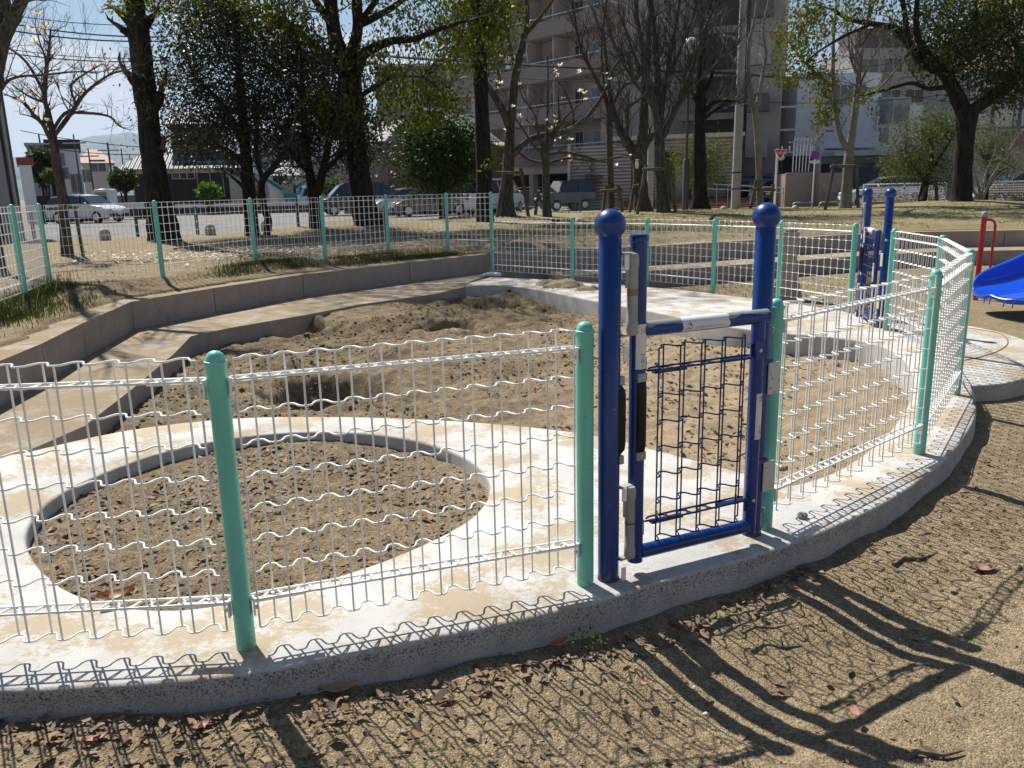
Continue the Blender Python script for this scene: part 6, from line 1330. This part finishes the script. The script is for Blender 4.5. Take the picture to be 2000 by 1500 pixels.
# ------------------------------------------------------------------ vehicles
M_TYRE=mat('tyre',(.012,.012,.012),.8); M_RIM=mat('alloy_rim',(.5,.5,.5),.3,metal=.8); M_LAMP=mat('headlight_glass',(.6,.62,.65),.1); M_TAIL=mat('tail_light',(.35,.01,.01),.2); M_CARGL=mat('car_glass',(.02,.026,.03),.04,spec=1.); M_PLAS=mat('bumper_plastic',(.02,.02,.02),.6)
def car(label,px,Dd,rz,paint,kind,cat='car',name='parked_car',py=400):
    a=D(px,py,Dd); root=empty(name,(a[0],a[1],.1),R(rz),label,cat)
    K={'sedan':(4.5,1.75,[(-2.25,.28),(-2.28,.6),(-2.2,.95),(-1.7,1.02),(.95,.98),(1.75,.84),(2.15,.66),(2.26,.45),(2.2,.25)],[(-1.95,1.0),(-1.1,1.42),(-.2,1.49),(.45,1.42),(1.35,.95)]),
       'hatch':(4.2,1.72,[(-2.1,.28),(-2.12,.6),(-2.05,1.0),(1.0,.98),(1.7,.86),(2.05,.66),(2.1,.28)],[(-2.0,1.0),(-1.75,1.42),(-.4,1.52),(.35,1.44),(1.1,.96)]),
       'van':(4.7,1.72,[(-2.35,.3),(-2.37,1.1),(1.5,1.08),(2.1,.95),(2.33,.7),(2.33,.3)],[(-2.3,1.1),(-2.15,1.82),(.7,1.85),(1.1,1.72),(1.75,1.08)]),
       'jeep':(3.5,1.55,[(-1.7,.38),(-1.72,1.05),(.75,1.05),(1.55,1.0),(1.65,.85),(1.66,.4)],[(-1.66,1.05),(-1.6,1.68),(.45,1.68),(.8,1.05)])}
    Ln,Wd,body,cab=K[kind]; hw=Wd/2
    bo=MB().extr([(x,z) for x,z in body],-hw,hw).build('body',paint,root,sm=True,ang=30); bv=bo.modifiers.new('b','BEVEL'); bv.width=.07; bv.segments=3; bv.limit_method='ANGLE'
    def taper(prof,sc,zlo,zhi,name,m,ins=.0):
        mb=MB(); n=len(prof); V=[]
        for sd in (-1,1):
            for x,z in prof: t=(z-zlo)/(zhi-zlo); V.append((x,sd*(hw-.05-ins-t*.17),z))
        t_=tessellate_polygon([[Vector((p[0],p[1],0)) for p in prof]]); F=[tuple(f) for f in t_]+[tuple(i+n for i in f[::-1]) for f in t_]+[(i,(i+1)%n,(i+1)%n+n,i+n) for i in range(n)]
        o=mb.add(V,F).build(name,m,root,sm=True,ang=25)
        bm=bmesh.new(); bm.from_mesh(o.data); bmesh.ops.recalc_face_normals(bm,faces=bm.faces); bm.to_mesh(o.data); bm.free(); return o
    zl,zh=cab[0][1],max(z for _,z in cab); taper(cab,1,zl,zh,'window_band',M_CARGL)
    top=[(x,z) for x,z in cab if z>zl+.3]; rfp=[(x,z+.02) for x,z in top]+[(x,z-.05) for x,z in top[::-1]]; taper(rfp,1,zl,zh,'roof',paint,-.012)
    for sd in (-1,1):
        for x in ([-.45,.35] if kind!='van' else [-1.2,.0,.9]): 
            m=MB(); m.bar((x-.05,sd*(hw-.035),zl),(x-.12,sd*(hw-.20),zh-.03),.07,.03); m.build('pillar',paint if kind in('van','jeep') else M_PLAS,root,sm=False)
        for x in (-Ln/2+.82,Ln/2-.80):
            w_=MB().lathe([(.20,-.1),(.31,-.095),(.32,-.05),(.32,.05),(.31,.095),(.20,.1)],(0,0,0),20,Matrix.Translation((x,sd*(hw-.09),.32))@Matrix.Rotation(R(90),4,'X')).build('wheel',M_TYRE,root)
            MB().lathe([(.05,-.108),(.19,-.105),(.20,.0),(.19,.105),(.05,.108)],(0,0,0),12,Matrix.Translation((x,sd*(hw-.09),.32))@Matrix.Rotation(R(90),4,'X')).build('rim',M_RIM,w_,ang=20)
        MB().sphere((Ln/2-.13,sd*(hw-.28),.68 if kind!='van' else .82),.16,10,8,(.7,1.2,.6)).build('headlight',M_LAMP,root,ang=180)
        MB().box((-Ln/2-.025,sd*(hw-.2)-.1,.78),(-Ln/2+.06,sd*(hw-.2)+.1,1.0)).build('tail_light',M_TAIL,root,sm=False)
        MB().sphere((.75 if kind!='van' else 1.3,sd*(hw+.08),zl+.04),.09,8,6,(.7,1,.7)).build('mirror',paint,root,ang=180)
    MB().box((Ln/2-.06,-hw+.15,.30),(Ln/2+.03,hw-.15,.48)).build('front_bumper',M_PLAS,root,sm=False); MB().box((Ln/2-.0,-.17,.42),(Ln/2+.04,.17,.58)).build('number_plate',M_WHITEP,root,sm=False)
    return root
Pn=lambda n,c,r=.25:mat(n,c,r,coat=.6)
car('white hatchback with dark windows at the far side of the left car park',170,46.5,-16,Pn('white_car',(.62,.64,.68)),'hatch')
car('dark blue van behind the big camphor trunk',700,50,200,Pn('navy_car',(.02,.03,.06)),'van',py=412)
car('dark grey sedan in front of its silver neighbour',838,45,206,Pn('grey_car',(.10,.09,.085)),'sedan',py=418)
car('silver sedan half hidden behind the dark grey one',795,48.5,206,Pn('silver_car',(.50,.52,.55)),'sedan',py=416)
car('white minivan seen from behind beside the stout staked tree',968,46,68,Pn('white_car',(.62,.64,.68)),'van','van',py=400)
car('small navy off-roader parked against the striped wall',1103,49,205,Pn('blueblack_car',(.02,.035,.06)),'jeep',py=400)
car('dark car in the shaded bay under the flats, behind the ramp rail',1430,50,185,Pn('black_car',(.015,.015,.018)),'van',py=400)
car('dark blue car nosing out left of the substation wall',1528,49,215,Pn('navy_car',(.02,.03,.06)),'sedan',py=400)
car('parked car with pale roof behind the white guard fence',1735,41,170,Pn('silver_car',(.50,.52,.55)),'sedan',py=395)
car('dark car behind the guard fence at the right edge',1985,40,180,Pn('grey_car',(.10,.09,.085)),'hatch',py=390)
# small truck
def truck(label,px,Dd,rz,paint,py,bed=True):
    a=D(px,py,Dd); root=empty('small_truck',(a[0],a[1],.1),R(rz),label,'truck')
    c=MB().extr([(.35,.5),(.35,1.8),(.5,1.86),(1.25,1.84),(1.62,1.25),(1.72,.95),(1.74,.5)],-.74,.74).build('cab',paint,root,ang=30); bv=c.modifiers.new('b','BEVEL'); bv.width=.05; bv.segments=2; bv.limit_method='ANGLE'
    for s in (-1,1): MB().extr([(.55,1.15),(.55,1.68),(1.2,1.66),(1.45,1.15)],s*.745-.004,s*.745+.004).build('side_window',M_CARGL,root,sm=False)
    MB().add([(1.31,-.62,1.76),(1.31,.62,1.76),(1.63,.66,1.27),(1.63,-.66,1.27)],[(0,1,2,3)]).build('windscreen',M_CARGL,root,sm=False)
    MB().box((-1.75,-.74,.62),(.30,.74,.72)).build('flat_bed',paint,root,sm=False)
    for (q0,q1) in (((-1.75,-.74,.722),(.3,-.70,1.0)),((-1.75,.70,.722),(.3,.74,1.0)),((-1.75,-.698,.722),(-1.70,.698,1.0))): MB().box(q0,q1).build('bed_side',paint,root,sm=False)
    MB().box((-1.7,-.5,.42),(1.6,.5,.6)).build('chassis',M_PLAS,root,sm=False)
    for x in (-1.1,1.15):
        for s in (-1,1): MB().lathe([(.2,-.09),(.29,-.08),(.29,.08),(.2,.09)],(0,0,0),18,Matrix.Translation((x,s*.66,.29))@Matrix.Rotation(R(90),4,'X')).build('wheel',M_TYRE,root)
    return root
truck('small white flatbed truck facing left beyond the car park',236,52,190,Pn('white_car',(.62,.64,.68)),396)
truck('pale blue small truck between the evergreen and camphor trunks',628,62,200,Pn('sky_blue_paint',(.25,.42,.60)),392)
# excavator
a=D(575,395,66); root=empty('excavator',(a[0],a[1],.3),R(180),'teal excavator with a folded arm and yellow box behind the guard rail','excavator'); M_TEAL=mat('teal_paint',(.02,.22,.24),.45)
MB().box((-1.6,-.9,.0),(1.2,.9,.5)).build('tracks',M_PLAS,root,sm=False); MB().box((-1.5,-.8,.52),(.6,.8,1.15)).build('engine_house',M_TEAL,root,sm=False); MB().box((-.2,.0,1.155),(.7,.8,1.9)).build('cab',M_CARGL,root,sm=False)
MB().bar((.5,0,1.2),(2.2,0,2.4),.2,.28).build('boom',M_TEAL,root,sm=False); MB().bar((2.2,0,2.4),(3.3,0,.9),.18,.22).build('dipper_arm',M_TEAL,root,sm=False); MB().bar((.2,0,1.4),(-1.9,0,2.5),.16,.2).build('hydraulic_ram',M_TEAL,root,sm=False); MB().box((2.9,-.3,.3),(3.5,.3,.9)).build('bucket',M_PLAS,root,sm=False); MB().box((2.3,-.4,1.0),(2.8,.4,1.6)).build('yellow_box',mat('yellow_paint',(.65,.50,.04),.5),root,sm=False)
# ------------------------------------------------------------------ mountains
def ridge(label,prof,Dd,depth,m):
    V=[];n=len(prof); rows=10
    P=[D(px,py,Dd) for px,py in prof]
    for j in range(rows+1):
        t=j/rows
        for i,p in enumerate(P):
            k=math.sin(PI*(t*.5))**.8 if t<=1 else 1; h=p[2]*(t**.9); jit=float(fbm(np.array([i*1.3]),np.array([j*1.1]),1.,3,3)[0])
            V.append((p[0]*(1-(1-t)*.0),p[1]-(1-t)*depth*(1+.2*jit),max(-5,h*(1+.12*jit*(1-t)))))
    F=[(j*n+i,j*n+i+1,(j+1)*n+i+1,(j+1)*n+i) for j in range(rows) for i in range(n-1)]
    b0=len(V)
    for i,p in enumerate(P): V.append((p[0],p[1]+depth*.7,-5))
    F+=[(rows*n+i,rows*n+i+1,b0+i+1,b0+i) for i in range(n-1)]
    me=MB().add(V,F); o=me.build('hills',m,None,ang=180); o['kind']='structure'
pr=spline([(-300,300),(-100,310),(60,305),(120,300),(155,285),(170,268),(200,264),(225,262),(250,258),(272,262),(290,270),(310,268),(330,260),(345,258),(380,262),(450,270),(520,262),(620,280),(700,300),(800,320),(1000,330),(1300,330),(1700,320),(2300,320)],3,False)
ridge('hills',pr,9000,3000,mat('forest_hills',(.045,.07,.035),.95,col2=(.03,.045,.03),vs=.01))
SKYSHEET=None
# air
hz=MB().box((-7800,-40,-8),(7800,13500,1050)).build('haze',bpy.data.materials.new('haze_air'),None,sm=False); hz['kind']='stuff'
hm=hz.data.materials[0]; hm.use_nodes=True; N=hm.node_tree.nodes; L=hm.node_tree.links; N.remove(N['Principled BSDF']); vp=N.new('ShaderNodeVolumePrincipled'); vp.inputs['Color'].default_value=(.62,.78,1,1); vp.inputs['Density'].default_value=7.5e-5; vp.inputs['Anisotropy'].default_value=.2; L.new(vp.outputs[0],N['Material Output'].inputs['Volume'])
